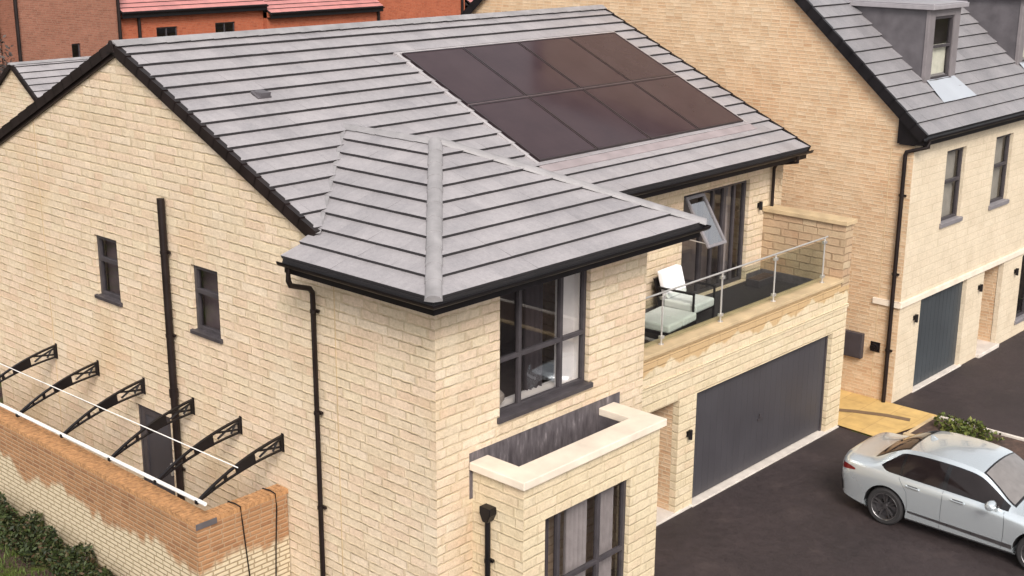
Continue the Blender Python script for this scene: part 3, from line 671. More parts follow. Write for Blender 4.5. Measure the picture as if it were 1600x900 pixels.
# downpipes
pipe('downpipe', [(-EV-.03, -.10, ZE-.06), (-EV-.03, -.10, 5.34), (-EV+.01, -.09, 5.26), (-.15, .05, 5.10), (-.085, .07, 5.02), (-.085, .07, .05)], .04, house, clips=[(-.085, .07, z) for z in (4.75, 3.2, 1.7)])
pipe('soil_pipe', [(-.09, 3.79, .02), (-.09, 3.79, 5.83)], .062, house, clips=[(-.09, 3.79, z) for z in (4.95, 3.55, 1.2)], collars=[(-.09, 3.79, 2.55)])
pipe('downpipe', [(11.85, -EV-.03, ZE-.06), (11.85, -EV-.03, 5.40), (11.86, -.15, 5.3), (11.88, -.08, 5.2), (11.88, -.08, 4.41)], .035, house, side=V((1, 0, 0)), wall_dir=V((0, 1, 0)))

# ------------------------------------------------------------------ solar panels (eight things) and their flashing
pu, ps, pxs, pw_ = 1.171, 1.86, 5.168, 1.566
flm = MB()
PR = lambda x, s, h: V((x, -EV, ZE))+UP*s+NF*h
def slab(mb, x0, x1, s0, s1, h0, h1, m=0): mb.hexa([PR(x0, s0, h0), PR(x1, s0, h0), PR(x1, s1, h0), PR(x0, s1, h0), PR(x0, s0, h1), PR(x1, s0, h1), PR(x1, s1, h1), PR(x0, s1, h1)], m)
slab(flm, pxs-.10, pxs-.03, pu-.04, pu+2*ps+.03, .0, .058); slab(flm, pxs+4*pw_+.04, pxs+4*pw_+.10, pu-.04, pu+2*ps+.03, .0, .056)
slab(flm, pxs-.12, pxs+4*pw_+.1, pu+2*ps+.04, pu+2*ps+.10, 0, .054); 
flm.build('panel_flashing', M['panel_edge'], roof)
apr = MB(); slab(apr, pxs-.1, pxs+4*pw_+.12, pu-.30, pu-.045, .02, .054); apr.build('panel_apron', simple('grey_pink_apron', (.27, .225, .23), .6, var=.15, scale=3), roof)
mr = MB(); slab(mr, pxs, pxs+4*pw_, pu+ps-.012, pu+ps+.012, .02, .086); mr.build('panel_rail', M['panel_mid'], roof)
pn = ['leftmost', 'second from left', 'third from left', 'rightmost']
for j in range(2):
    for i in range(4):
        rootp = thing('solar_panel', '%s black solar panel in the %s row on the grey roof' % (pn[i], 'upper' if j else 'lower'), 'solar panel', PR(pxs+i*pw_, pu+j*ps, .03), group='solar panels on the roof')
        o0 = V(rootp.location); f = lambda x, s, h: UP*s+NF*h+V((x, 0, 0))
        e = .022; w_, s_ = pw_, ps; y0 = e if j else .0; y1 = s_-(.0 if j else e)
        mb = MB()
        def bx(x0, x1, a, b, h0, h1, mb=mb): mb.hexa([f(x0, a, h0), f(x1, a, h0), f(x1, b, h0), f(x0, b, h0), f(x0, a, h1), f(x1, a, h1), f(x1, b, h1), f(x0, b, h1)])
        t = .03
        bx(.008, .008+t, y0, y1, 0, .058); bx(w_-.008-t, w_-.008, y0, y1, 0, .058); bx(.008+t, w_-.008-t, y0, y0+t, 0, .058); bx(.008+t, w_-.008-t, y1-t, y1, 0, .058)
        mb.build('panel_frame', M['panel_frame'], rootp)
        mb = MB(); q = [(.03, y0+.025), (w_-.03, y0+.025), (w_-.03, y1-.025), (.03, y1-.025)]
        mb.prism(q, lambda p: f(p[0], p[1], .03), lambda p: f(p[0], p[1], .050)); ob = mb.build('panel_glass', M['panel'], rootp)
        for lp, uvd in zip(ob.data.loops, ob.data.uv_layers[0].data):
            c = ob.data.vertices[lp.vertex_index].co; uvd.uv = (c.x-.03, c.dot(UP)-y0-.025)

# ------------------------------------------------------------------ canopy of brackets on the gable wall
can = thing('door_canopy', 'unglazed door canopy of six black brackets with white front bar on gable wall', 'canopy', (0, .9, 2.05))
def bez(p0, p1, p2, t): return tuple((1-t)**2*a+2*t*(1-t)*b+t*t*c for a, b, c in zip(p0, p1, p2))
def bracket(y, zo):
    mb = MB(); top = lambda t: bez((0, 2.55), (-.85, 2.43), (-1.56, 2.0), t); bot = lambda t: bez((0, 2.30), (-.80, 2.26), (-1.56, 1.955), t)
    T = .018
    def strip(fa, fb, t0, t1, n=10, T=T):
        for i in range(n):
            a, b = t0+(t1-t0)*i/n, t0+(t1-t0)*(i+1)/n
            q = [fa(a), fa(b), fb(b), fb(a)]
            mb.hexa([V((p[0], y-T-.9, p[1]+zo-2.05)) for p in q]+[V((p[0], y+T-.9, p[1]+zo-2.05)) for p in q])
    lerp = lambda k: (lambda t: (top(t)[0]*(1-k)+bot(t)[0]*k, top(t)[1]*(1-k)+bot(t)[1]*k))
    dn = lambda fn, d: (lambda t: (fn(t)[0], fn(t)[1]+d))
    strip(top, dn(top, -.03), 0, 1, 16, .024); strip(dn(bot, .026), bot, 0, 1, 16, .02)
    strip(lerp(.05), lerp(.95), .33, .55); strip(lerp(.0), lerp(1), 0, .035, 2, .022)
    strip(lerp(.05), lerp(.95), .66, .69, 2); strip(lerp(.1), lerp(.9), .80, .82, 2)
    # branching ornament near the wall
    for p, q in (((-.03, 2.49), (-.30, 2.40)), ((-.03, 2.36), (-.30, 2.40)), ((-.12, 2.45), (-.20, 2.33)), ((-.30, 2.40), (-.47, 2.43)), ((-.30, 2.40), (-.45, 2.32))):
        a, b = V((p[0], y-.9, p[1]+zo-2.05)), V((q[0], y-.9, q[1]+zo-2.05)); mb.tube([a, b], .018, 6)
    mb.box(-.012, y-.03-.9, 2.27+zo-2.05, -.002, y+.03-.9, 2.57+zo-2.05)
    mb.box(-1.6, y-.03-.9, 1.945+zo-2.05, -1.50, y+.03-.9, 2.0+zo-2.05)
    mb.build('bracket', M['black'], can)
for y, zo in ((7.77, -.09), (6.31, -.07), (4.83, -.03), (3.37, -.01), (2.08, .01), (1.02, .02)): bracket(y, zo)
mb = MB(); mb.tube([(-1.56, 9.2-.9, 1.99-2.05-.10), (-1.56, .84-.9, 1.99-2.05+.02)], .031, 10); mb.build('front_bar', M['clear_rod'], can, smooth=True)
mb = MB(); mb.tube([(-.93, 9.2-.9, 2.30-2.05-.09), (-.93, .9-.9, 2.33-2.05+.03)], .009, 6); mb.build('mid_strip', M['clear_rod'], can, smooth=True)

# ------------------------------------------------------------------ wall lamps
def lamp(loc, out, label, s=.66):
    t = thing('wall_lamp', label, 'wall lamp', loc, 0, 'outdoor wall lamps'); o = V(out); sd_ = V((-o.y, o.x, 0))
    mb = MB(); mb.obox(-sd_*.05*s-V((0, 0, .08*s)), sd_*.1*s, o*.02, V((0, 0, .16*s))); mb.obox(-sd_*.02-V((0, 0, .02)), sd_*.04, o*.07*s, V((0, 0, .04))); mb.build('back_plate', M['black'], t, bevel=.004)
    mb = MB(); c = o*.10*s; mb.tube([c-V((0, 0, .13*s)), c+V((0, 0, .13*s))], .055*s, 12); mb.build('lamp_body', M['black'], t, smooth=True)
lamp((6.52, -GW-.002, 1.46), (0, -1, 0), 'black wall lamp between porch recess and wide charcoal garage door')
lamp((11.47, -.002, 4.48), (0, -1, 0), 'black wall lamp right of the balcony doors')
lamp((8.10, -.002, 3.42), (0, -1, 0), 'black wall lamp left of the balcony doors above white chair')
lamp((14.66, -2.102, 1.80), (0, -1, 0), 'black wall lamp on pale pier left of dark teal garage door')
lamp((17.98, -2.102, 1.80), (0, -1, 0), 'black wall lamp between teal garage door and neighbour porch')
lamp((20.08, -2.102, 1.78), (0, -1, 0), 'black wall lamp right of neighbour porch, rightmost in the photo')

# ------------------------------------------------------------------ courtyard wall with cables
cw = thing('garden_wall', 'low orange brick courtyard wall with cream salt stains beside gable', 'wall', (-1.66, .95, 0))
mb = MB(); T = .33
mb.box(0, 0, -.3, T, 11, 1.62); mb.box(T, .002, -.3, 1.64, T*.8, 1.622)
ow = mb.build('brickwork', M['wall_brick'], cw)
mb = MB()                                                      # brick-on-edge capping
yy = 0
while yy < 11:
    h = random.uniform(-.003, .003); mb.box(-.004, yy+.006, 1.622, T+.004, yy+.069, 1.70+h); yy += .075
xx = T+.01
while xx < 1.62:
    h = random.uniform(-.003, .003); mb.box(xx+.004, -.004, 1.6225, xx+.067, T*.8+.004, 1.70+h); xx += .075
mb.box(.002, .002, 1.6, T-.002, 10.99, 1.688); mb.box(T, .003, 1.6, 1.63, T*.8-.002, 1.687)
mb.build('capping', simple('orange_capping', (.385, .20, .088), .85, var=.35, scale=14, bump=.004), cw)
mb = MB(); mb.box(-.02, -.025, 1.60, .34, -.006, 1.69); mb.build('corner_plate', M['lead'], cw, bevel=.004)
for k, (xa, xb, zz, zb) in enumerate(((.76, .9, 1.72, -.1), (1.40, 1.32, 1.72, -.1))):
    y0 = .95
    mb = MB(); mb.tube([(-1.66+xa-.02, y0+.30, 1.55), (-1.66+xa-.02, y0+.26, 1.715), (-1.66+xa-.01, y0+.1, 1.73), (-1.66+xa, y0-.02, 1.712), (-1.66+xa+.01, y0-.03, 1.5), (-1.66+(xa+xb)/2, y0-.03, .8), (-1.66+xb, y0-.03, .02)], .011, 6)
    tag(mb.build('cable', M['black'], None, smooth=True), ('black cable draped over brick wall end, left of two' if k == 0 else 'black cable draped over brick wall end, nearer the stone gable'), 'cable', 'cables over the garden wall')

# ------------------------------------------------------------------ balcony chairs
def chair(label, loc, rz):
    t = thing('outdoor_armchair', label, 'armchair', loc, rz)
    # local: seat faces -y
    w, d = .74, .78
    for sx in (-1, 1):
        x = sx*(w/2); mb = MB()
        for (ya, yb, za, zb) in ((-d/2, -d/2+.035, 0, .60), (d/2-.035, d/2, 0, .60)): mb.box(x-.018, ya, za, x+.018, yb, zb)
        mb.box(x-.03, -d/2, .60, x+.03, d/2, .632); mb.box(x-.016, -d/2+.035, .2, x+.016, d/2-.035, .235)
        mb.build('arm_frame', M['black'], t, bevel=.004)
    mb = MB(); mb.box(-w/2+.02, -d/2+.02, .2, w/2-.02, d/2-.02, .24); mb.obox(V((-w/2+.02, d/2-.06, .24)), V((w-.04, 0, 0)), V((0, .035, 0)), V((0, .16, .52))); mb.build('seat_frame', M['black'], t)
    mb = MB(); mb.box(-w/2+.03, -d/2-.02, .245, w/2-.03, d/2-.1, .41); mb.build('seat_cushion', M['cushion'], t, bevel=.035)
    mb = MB(); mb.obox(V((-w/2+.03, d/2-.21, .415)), V((w-.06, 0, 0)), V((0, .14, 0)), V((0, .15, .50))); mb.build('back_cushion', M['cushion'], t, bevel=.035)
CH1, CH2 = (8.16, -.62, FLOOR2), (7.0, -.98, FLOOR2)
chair('white cushioned armchair with black metal arms on the balcony by its doors', CH1, math.radians(4))
t = thing('outdoor_footstool', 'wide white cushioned footstool with black frame half hidden behind the wing', 'footstool', CH2, math.radians(6))
mb = MB(); mb.box(-.50, -.36, .20, .50, .36, .245); mb.build('seat_frame', M['black'], t)
for sx in (-1, 1):
    for sy in (-1, 1):
        mb = MB(); mb.box(sx*.48-.02, sy*.34-.02, 0, sx*.48+.02, sy*.34+.02, .20); mb.build('leg', M['black'], t)
for x0, x1 in ((-.50, -.005), (.005, .50)):
    mb = MB(); mb.box(x0, -.37, .248, x1, .37, .40); mb.build('seat_cushion', M['cushion'], t, bevel=.035)
# low planter box at the balcony's far end
mb = MB(); mb.box(-.34, -.16, 0, .34, .16, .15)
t = thing('planter', 'low dark planter box on the balcony floor beside side parapet', 'planter', (11.2, -.35, FLOOR2)); mb.build('box', M['box_grey'], t, bevel=.01)
mb = MB(); mb.box(-.30, -.12, .151, .30, .12, .16); mb.build('soil', M['soil'], t)

# ------------------------------------------------------------------ curtains
def curtain(label, x0, x1, y, z0, z1, mat, amp=.035, n=9):
    mb = MB(); N = n*8
    pts = [(x0+(x1-x0)*i/N, y+amp*math.sin(i/8*2*PI)+amp*.4*math.sin(i*.37)) for i in range(N+1)]
    for (a, b), (c, d) in zip(pts, pts[1:]): mb.poly([(a, b, z0), (c, d, z0), (c, d, z1), (a, b, z1)]); mb.poly([(a, b+.012, z0), (c, d+.012, z0), (c, d+.012, z1), (a, b+.012, z1)])
    tag(mb.build('curtain', M[mat], None, smooth=True), label, 'curtain')
curtain('dark folded curtain at right of the upstairs wing window', 2.28, 2.62, -WD+.46, 2.95, 5.2, 'curtain_black', n=6)
curtain('pale curtain at right of the balcony doors', 10.72, 11.04, .3, 2.95, 5.05, 'curtain', n=5)
curtain('pale grey curtain in the middle of the ground floor bay window', 1.95, 2.40, BY+.3, .2, 2.3, 'curtain')
curtain('pale grey curtain at right of the ground floor bay window', 2.66, 3.02, BY+.3, .2, 2.3, 'curtain')
curtain('dark curtain at left of the ground floor bay window', 1.2, 1.52, BY+.3, .2, 2.3, 'curtain_dark', n=6)
mb = MB(); mb.lathe([(.01, -.13), (.10, -.11), (.17, -.04), (.18, .03), (.13, .10), (.04, .14), (.003, .145)], (1.47, -WD+.36, WW[2]+.14), (0, .15, 1), 20)
tag(mb.build('cushion', simple('grey_cushion', (.33, .29, .25), .9, bump=.003), None, smooth=True), 'round grey cushion on white board inside the upstairs wing window', 'cushion')

# ------------------------------------------------------------------ neighbour house
XN, YN = 13.95, -2.1
nb = thing('brick_house', 'tall neighbouring house with buff brick gable, grey roof and lead dormers', 'house', (XN, YN, 0))
OFF = V((-XN, -YN, 0))
class MBO(MB):
    def build(s, *a, **k):
        s.v = [v+OFF for v in s.v]; return MB.build(s, *a, **k)
SN = .858; kn = 1/math.sqrt(1+SN*SN); YE = -2.37; ZN = 5.88; YRN = 5.2; ZRN = ZN+SN*(YRN-YE)
UN, NN = V((0, kn, SN*kn)), V((0, -SN*kn, kn)); UNB, NNB = V((0, -kn, SN*kn)), V((0, SN*kn, kn)); YBN = 2*YRN-YE; XNR = 24.0
mb = MBO(); mb.poly([(XN, YN, 0), (XN, YBN-.27, 0), (XN, YBN-.27, ZN+SN*.2), (XN, YRN, ZRN-.05), (XN, YN, ZN+SN*.2)])
mb.build('gable_wall', M['buff_brick'], nb)
mb = MBO(); mb.box(XN-.004, -1.60, 0, XN+.01, -1.585, 5.6); mb.build('movement_joint', M['coping_buff'], nb)
mb = MBO(); PN = PY(YN, 1)
NH = [(14.95, 17.30, 0, 2.15), (18.25, 19.36, 0, 2.16), (15.55, 16.52, 3.74, 5.34), (18.1, 19.07, 3.74, 5.34), (20.5, 22.0, .4, 2.1), (20.65, 21.62, 3.74, 5.34)]
wall(mb, PN, XN, XNR, 0, 5.95, NH, .13); wall(mb, PX(XNR, -1), YN, YBN-.27, 0, 5.95); wall(mb, PY(YBN-.27, -1), XN, XNR, 0, 5.95)
nw = mb.build('front_wall', M['pale_stone'], nb)
mb = MBO(); mb.box(XN-.05, YN-.05, 2.17, XNR, YN+.02, 2.30); mb.box(XN-.05, YN+.02, 2.17, XN+.01, YN+.62, 2.30); mb.build('string_course', M['coping'], nb, bevel=.01)
def moved(o):                                                 # shift a part built in world coordinates into the house's own space
    o.location = OFF; return o
for h in NH[2:4]+[NH[5]]:
    w = window(PN, *h, nb, trans=[(h[2]+.88, h[0]+.05, h[1]-.05)], fw=.07, sill=.09, glass='glass_blind', sillmat='frame_lt'); moved(w)
w = window(PN, *NH[4], nb, mull=(21.25,), fw=.07, sill=.08, glass='glass_blind', sillmat='frame_lt'); moved(w)
h = NH[0]; mb = MBO(); nbd = 12; wb = (h[1]-h[0])/nbd
for i in range(nbd): mb.box(h[0]+i*wb+.004, YN+.10, .05, h[0]+(i+1)*wb-.004, YN+.14, 2.15)
mb.box(h[0], YN+.11, .04, h[1], YN+.16, 2.15); gdn = mb.build('garage_door', M['teal'], nb)
mb = MBO(); mb.box(14.9, YN-.03, -.01, 17.4, YN+.15, .035); mb.build('threshold', M['concrete'], nb, bevel=.006)
h = NH[1]; mb = MBO(); y1 = YN+1.2
mb.poly([(h[1], YN+.12, 0), (h[1], y1, 0), (h[1], y1, 2.16), (h[1], YN+.12, 2.16)]); mb.poly([(h[0], YN+.12, 0), (h[0], y1, 0), (h[0], y1, 2.16), (h[0], YN+.12, 2.16)]); mb.poly([(h[0], y1, 0), (h[1], y1, 0), (h[1], y1, 2.16), (h[0], y1, 2.16)]); mb.poly([(h[0], YN+.12, 2.16), (h[1], YN+.12, 2.16), (h[1], y1, 2.16), (h[0], y1, 2.16)])
mb.build('porch_recess', M['buff_brick'], nb)
mb = MBO(); mb.box(h[0]-.03, YN-.10, -.01, h[1]+.03, YN+1.1, .09); mb.build('doorstep', M['concrete'], nb, bevel=.01)
mb = MBO(); mb.box(XN+.1, YN+.8, 2.7, XNR-.1, YBN-.4, 2.8); mb.box(XN+.1, YN+1.6, .1, XNR-.1, YN+1.7, 5.6); mb.build('inner_floor', M['room'], nb)
for h in NH[2:4]+[NH[5]]:                                       # pale blinds behind the glass
    mb = MBO(); mb.box(h[0]+.05, YN+.22, h[2]+.02, h[1]-.05, YN+.235, h[3]-.02); mb.build('blind', M['blind_grey'], nb)
# roof
mb = MBO(); SLN = (YRN-YE)/kn
courses(mb, (XN-.1, YE, ZN), (1, 0, 0), UN, NN, SLN-.02, .338, lambda s: (0, XNR-XN+.2)); courses(mb, (XN-.1, YBN, ZN), (1, 0, 0), UNB, NNB, SLN-.02, .338, lambda s: (0, XNR-XN+.2))
for oy, u, nn in ((YE, UN, NN), (YBN, UNB, NNB)):
    a = V((XN-.09, oy, ZN)); d = V((XNR-XN+.18, 0, 0)); p = [a, a+d, a+d+u*SLN, a+u*SLN]; mb.hexa([q-nn*.07 for q in p]+[q-nn*.002 for q in p], 1)
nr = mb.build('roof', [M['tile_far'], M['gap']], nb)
mb = MBO(); ridge(mb, (XN-.1, YRN, ZRN+.09), (XNR+.1, YRN, ZRN+.09), .16, .46, flat=True); mb.build('ridge_tiles', M['ridge'], nr, smooth=True, angle=25)
mb = MBO(); verge(mb, (XN-.10, YE, ZN), UN, NN, (-1, 0, 0), SLN-.02, .338, .05, .05, .15); verge(mb, (XN-.10, YBN, ZN), UNB, NNB, (-1, 0, 0), SLN-.02, .338, .05, .05, .15); mb.build('verge_trim', M['black'], nr)
mb = MBO(); sweep(mb, [(XN-.1, YE+.02, ZN), (XNR+.1, YE+.02, ZN)], [(-.002, -.2), (-.002, -.01), (-.025, -.01), (-.025, -.2)]); mb.box(XN-.1, YE+.02, ZN-.2, XNR, YN+.02, ZN-.18); mb.build('fascia', M['black'], nb)
mb = MBO(); sweep(mb, [(XN-.16, YE+.02, ZN-.02), (XNR+.1, YE+.02, ZN-.02)], GUT[1:]); mb.build('gutter', M['black'], nb, merge=True)
mb = MBO(); mb.poly([(XN-.09, YE+.03, ZN-.2), (XN-.09, YN+.35, ZN-.2), (XN-.09, YN+.35, ZN+SN*.55), (XN-.09, YE+.03, ZN)]); mb.box(XN-.09, YN-.02, ZN-.22, XN+.002, YN+.3, ZN-.2); mb.build('eave_return', M['black'], nb)
moved(pipe('downpipe', [(XN+.02, YE-.03, ZN-.07), (XN+.0, YE-.03, ZN-.22), (XN-.07, -1.97, ZN-.36), (XN-.075, -1.95, ZN-.44), (XN-.075, -1.95, .03)], .045, nb, clips=[(XN-.075, -1.95, z) for z in (4.6, 2.9, 1.2)]))
# dormers
def dormer(x0, x1, yf, zb, zt, last=False):
    zr = zt+.02; yback = YE+(zt-ZN)/SN+.1
    mb = MBO()
    zc = lambda y: ZN+SN*(y-YE)-.03
    mb.poly([(x0, yf, zc(yf)), (x0, yback, zt), (x0, yf, zt)]); dm = mb.build('dormer', M['lead'], nb)
    mb = MBO(); mb.poly([(x1, yf, zc(yf)), (x1, yback, zt), (x1, yf, zt)]); mb.build('dormer_cheek', M['lead'], dm)
    mb = MBO(); fwid = .26
    mb.box(x0-.02, yf-.03, zb-.05, x0+fwid, yf+.05, zt); mb.box(x1-fwid, yf-.03, zb-.05, x1+.02, yf+.05, zt); mb.box(x0+fwid, yf-.03, zt-.16, x1-fwid, yf+.05, zt); mb.box(x0+fwid, yf-.03, zb-.05, x1-fwid, yf+.05, zb+.05)
    mb.build('dormer_front', M['lead_front'], dm, bevel=.006)
    mb = MBO(); mb.box(x0-.12, yf-.16, zt+.002, x1+.12, yback+.1, zt+.10); mb.box(x0-.09, yf-.13, zt+.10, x1+.09, yback+.2, zt+.125); mb.build('dormer_roof', simple('dormer_roof', (.27, .25, .265), .4, var=.1), dm, bevel=.012)
    w = window(PY(yf, 1), x0+fwid, x1-fwid, zb+.05, zt-.16, dm, trans=[(zb+.05+(zt-zb-.2)*.52, x0+fwid+.05, x1-fwid-.05)], d=.0, fw=.06, sill=.05, glass='glass_blind', frame='frame'); moved(w)
    mb = MBO(); mb.box(x0+fwid+.03, yf+.10, zb+.08, x1-fwid-.03, yf+.12, zb+.08+(zt-zb)*.45); mb.build('blind', simple('pale_blind', (.66, .64, .56), .8), dm)
    mb = MBO(); Pn = lambda x, s, h: V((x, yf, ZN+SN*(yf-YE)))+UN*s+NN*h
    q = [(x0+.10, .02), (x1-.02, .02), (x1+.18, -.62), (x0+.0, -.62)]
    for t in range(6):
        a, b = t/6, (t+1)/6; le = lambda A, B, k: (A[0]+(B[0]-A[0])*k, A[1]+(B[1]-A[1])*k)
        l = [le(q[0], q[1], a), le(q[0], q[1], b), le(q[3], q[2], b), le(q[3], q[2], a)]; hh = .064+.004*math.sin(t*2.1); hh2 = .064+.004*math.sin(t*2.1+2.1)
        mb.poly([Pn(l[0][0], l[0][1], hh), Pn(l[1][0], l[1][1], hh2), Pn(l[2][0], l[2][1], hh2), Pn(l[3][0], l[3][1], hh)])
    mb.build('dormer_apron', M['lead_bright'], dm, smooth=True)
dormer(15.58, 17.05, -1.39, 6.72, 8.28); dormer(20.55, 22.02, -1.39, 6.72, 8.28)
# a lifted tile vent between the dormers
mb = MBO(); o = V((18.4, -.62, ZN+SN*(-.62-YE)))+NN*.04; mb.obox(o, V((.3, 0, 0)), UN*.3, NN*.03); mb.obox(o+NN*.03, V((.26, 0, 0)), UN*.05, NN*.05); mb.build('tile_vent', M['gap'], nr)
# fittings on the gable
t = thing('meter_box', 'dark grey meter box on buff brick gable beside downpipe', 'meter box', (XN-.002, -1.1, .88)); mb = MB(); mb.box(-.12, -.25, 0, 0, .25, .56); mb.box(-.13, -.235, .02, -.12, .235, .54); mb.build('box', M['box_grey'], t, bevel=.008)
t = thing('flue_vent', 'small black flue vent on buff brick gable', 'vent', (XN-.002, -1.62, 1.2)); mb = MB(); mb.tube([(0, 0, 0), (-.10, 0, 0)], .085, 16); mb.tube([(-.10, 0, 0), (-.14, 0, 0)], .06, 16); mb.build('cowl', M['black'], t, smooth=True); mb = MB(); mb.box(-.015, -.11, -.11, 0, .11, .11); mb.build('plate', M['black'], t)

# ------------------------------------------------------------------ outbuilding behind, and red brick houses beyond
og = thing('small_house', 'small cream gabled outbuilding with grey tiled roof behind the main house', 'outbuilding', (11.3, 30.7, 0))
s_ = .68; k_ = 1/math.sqrt(1+s_*s_); yr, zr = 30.7, 4.93; hw = 2.7; ye = yr-hw; ze = zr-s_*hw
mb = MB(); O_ = V((-11.3, -30.7, 0))
mb.poly([V(p)+O_ for p in ((11.3, ye+.2, 0), (11.3, yr+hw-.2, 0), (11.3, yr+hw-.2, ze), (11.3, yr, zr-.06), (11.3, ye+.2, ze))]); 
for y in (ye+.2, yr+hw-.2): mb.poly([V(p)+O_ for p in ((11.3, y, 0), (19, y, 0), (19, y, ze), (11.3, y, ze))])
mb.poly([V(p)+O_ for p in ((19, ye+.2, 0), (19, yr+hw-.2, 0), (19, yr+hw-.2, ze), (19, yr, zr-.06), (19, ye+.2, ze))])
mb.build('wall', M['stone'], og)
mb = MB(); u, n_ = V((0, k_, s_*k_)), V((0, -s_*k_, k_)); ub, nb_ = V((0, -k_, s_*k_)), V((0, s_*k_, k_)); ll = hw/k_
courses(mb, V((11.2, ye, ze))+O_, (1, 0, 0), u, n_, ll, .34, lambda s: (0, 7.9)); courses(mb, V((11.2, yr+hw, ze))+O_, (1, 0, 0), ub, nb_, ll, .34, lambda s: (0, 7.9))
for oy, a, b in ((ye, u, n_), (yr+hw, ub, nb_)):
    p0 = V((11.21, oy, ze))+O_; d = V((7.88, 0, 0)); p = [p0, p0+d, p0+d+a*ll, p0+a*ll]; mb.hexa([q-b*.06 for q in p]+[q-b*.002 for q in p], 1)
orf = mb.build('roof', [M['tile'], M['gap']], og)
mb = MB(); verge(mb, V((11.2, ye, ze))+O_, u, n_, (-1, 0, 0), ll, .34, .05, .05, .1); verge(mb, V((11.2, yr+hw, ze))+O_, ub, nb_, (-1, 0, 0), ll, .34, .05, .05, .1); mb.build('verge_trim', M['brownblack'], orf)
mb = MB(); ridge(mb, V((11.15, yr, zr+.06))+O_, V((19.1, yr, zr+.06))+O_, .14, .46, flat=True); mb.build('ridge_tiles', M['ridge'], orf)

YQ = 41.6
def red_house(label, x0, x1, y, ztop, wins, brick, roof_eave=None, d=9, pipes=(), gable=True):
    t = thing('red_brick_house', label, 'house', (x0, y, 0), group='red brick houses behind the main house'); o = V((-x0, -y, 0))
    mb = MB(); P = lambda a, z, dd: V((a, y+dd, z))+o
    wall(mb, P, x0, x1, 0, ztop, [w[:4] for w in wins], .1)
    for x in (x0, x1): mb.poly([V(p)+o for p in ((x, y, 0), (x, y+d, 0), (x, y+d, ztop), (x, y, ztop))])
    mb.poly([V(p)+o for p in ((x0, y+d, 0), (x1, y+d, 0), (x1, y+d, ztop), (x0, y+d, ztop))])
    if not roof_eave: 
        s = .75; zm = ztop+s*(x1-x0)/2; xm = (x0+x1)/2
        for yy in (y, y+d): mb.poly([V(p)+o for p in ((x0, yy, ztop), (x1, yy, ztop), (xm, yy, zm))])
    mb.build('wall', M[brick], t)
    for w in wins:
        ww = window(P, *w[:4], t, mull=((w[0]+w[1])/2,) if w[1]-w[0] > .7 else (), fw=.06, sill=.08, frame='frame', sillmat='coping' if w[1]-w[0] > .7 else 'frame')
    mb = MB()
    if roof_eave:
        s = .6; k = 1/math.sqrt(1+s*s); uu, nn = V((0, k, s*k)), V((0, -s*k, k)); ub_, nb2 = V((0, -k, s*k)), V((0, s*k, k)); ln = (d/2+.35)/k
        courses(mb, V((x0, y-.35, roof_eave))+o, (1, 0, 0), uu, nn, ln, .35, lambda q: (-.02, x1-x0+.02)); courses(mb, V((x0, y+d+.35, roof_eave))+o, (1, 0, 0), ub_, nb2, ln, .35, lambda q: (-.02, x1-x0+.02))
        for yy, a, b in ((y-.35, uu, nn), (y+d+.35, ub_, nb2)):
            p0 = V((x0, yy, roof_eave))+o; dd = V((x1-x0, 0, 0)); p = [p0, p0+dd, p0+dd+a*ln, p0+a*ln]; mb.hexa([q-b*.06 for q in p]+[q-b*.002 for q in p], 1)
        for x in (x0, x1): mb.poly([V(p)+o for p in ((x, y, ztop-.3), (x, y+d, ztop-.3), (x, y+d, roof_eave), (x, y+d/2, roof_eave+s*(d/2+.3)), (x, y, roof_eave))], 1)
    else:
        s = .75; k = 1/math.sqrt(1+s*s); hw2 = (x1-x0)/2+.2; ln = hw2/k
        courses(mb, V((x0-.2, y-.1, ztop-.15))+o, (0, 1, 0), (k, 0, s*k), (-s*k, 0, k), ln, .35, lambda q: (0, d+.2)); courses(mb, V((x1+.2, y-.1, ztop-.15))+o, (0, 1, 0), (-k, 0, s*k), (s*k, 0, k), ln, .35, lambda q: (0, d+.2))
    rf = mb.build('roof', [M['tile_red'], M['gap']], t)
    if roof_eave:
        mb = MB(); mb.box(x0-.02+o.x, y-.35+o.y, roof_eave-.26, x1+.02+o.x, y-.30+o.y, roof_eave-.0); mb.box(x0+o.x, y-.30+o.y, roof_eave-.26, x1+o.x, y-.002+o.y, roof_eave-.22); mb.build('fascia', M['black'], t)
        mb = MB(); sweep(mb, [V((x0-.03, y-.35, roof_eave-.01))+o, V((x1+.03, y-.35, roof_eave-.01))+o], GUT[1:]); mb.build('gutter', M['black'], t)
    for px in pipes:
        mb = MB(); mb.tube([V((px, y-.08, 0))+o, V((px, y-.08, (roof_eave-.1 if roof_eave else ztop)))+o], .085, 8); mb.build('downpipe', M['brownblack'], t)
red_house('brownish brick house with tall blank wall, small window and two dark downpipes', 17.12, 22.2, YQ, 8.6, [(19.68, 20.12, 3.3, 4.33)], 'brown_brick', pipes=(17.12, 22.15))
red_house('red brick house with pink tiled roof and two dark windows under its eave', 22.35, 30.66, YQ+.25, 5.6, [(24.32, 25.5, 3.5, 4.78), (27.7, 28.9, 3.5, 4.82)], 'red_brick', 5.58, pipes=(23.35,))
red_house('red brick house with pink tiled roof one step lower than its left neighbour', 30.68, 38.35, YQ-.05, 5.2, [(33.5, 34.6, 2.9, 4.1)], 'red_brick', 5.16, pipes=(38.25,))
red_house('red brick house with tall blank wall between two pink tiled roofs', 38.37, 45.6, YQ+.4, 8.4, [], 'red_brick', pipes=(45.3,))
red_house('red brick house at the far right, only its low eave showing', 45.8, 58, YQ+.2, 4.85, [(49, 50.2, 2.6, 3.9)], 'red_brick', 4.82, pipes=(46.0,))
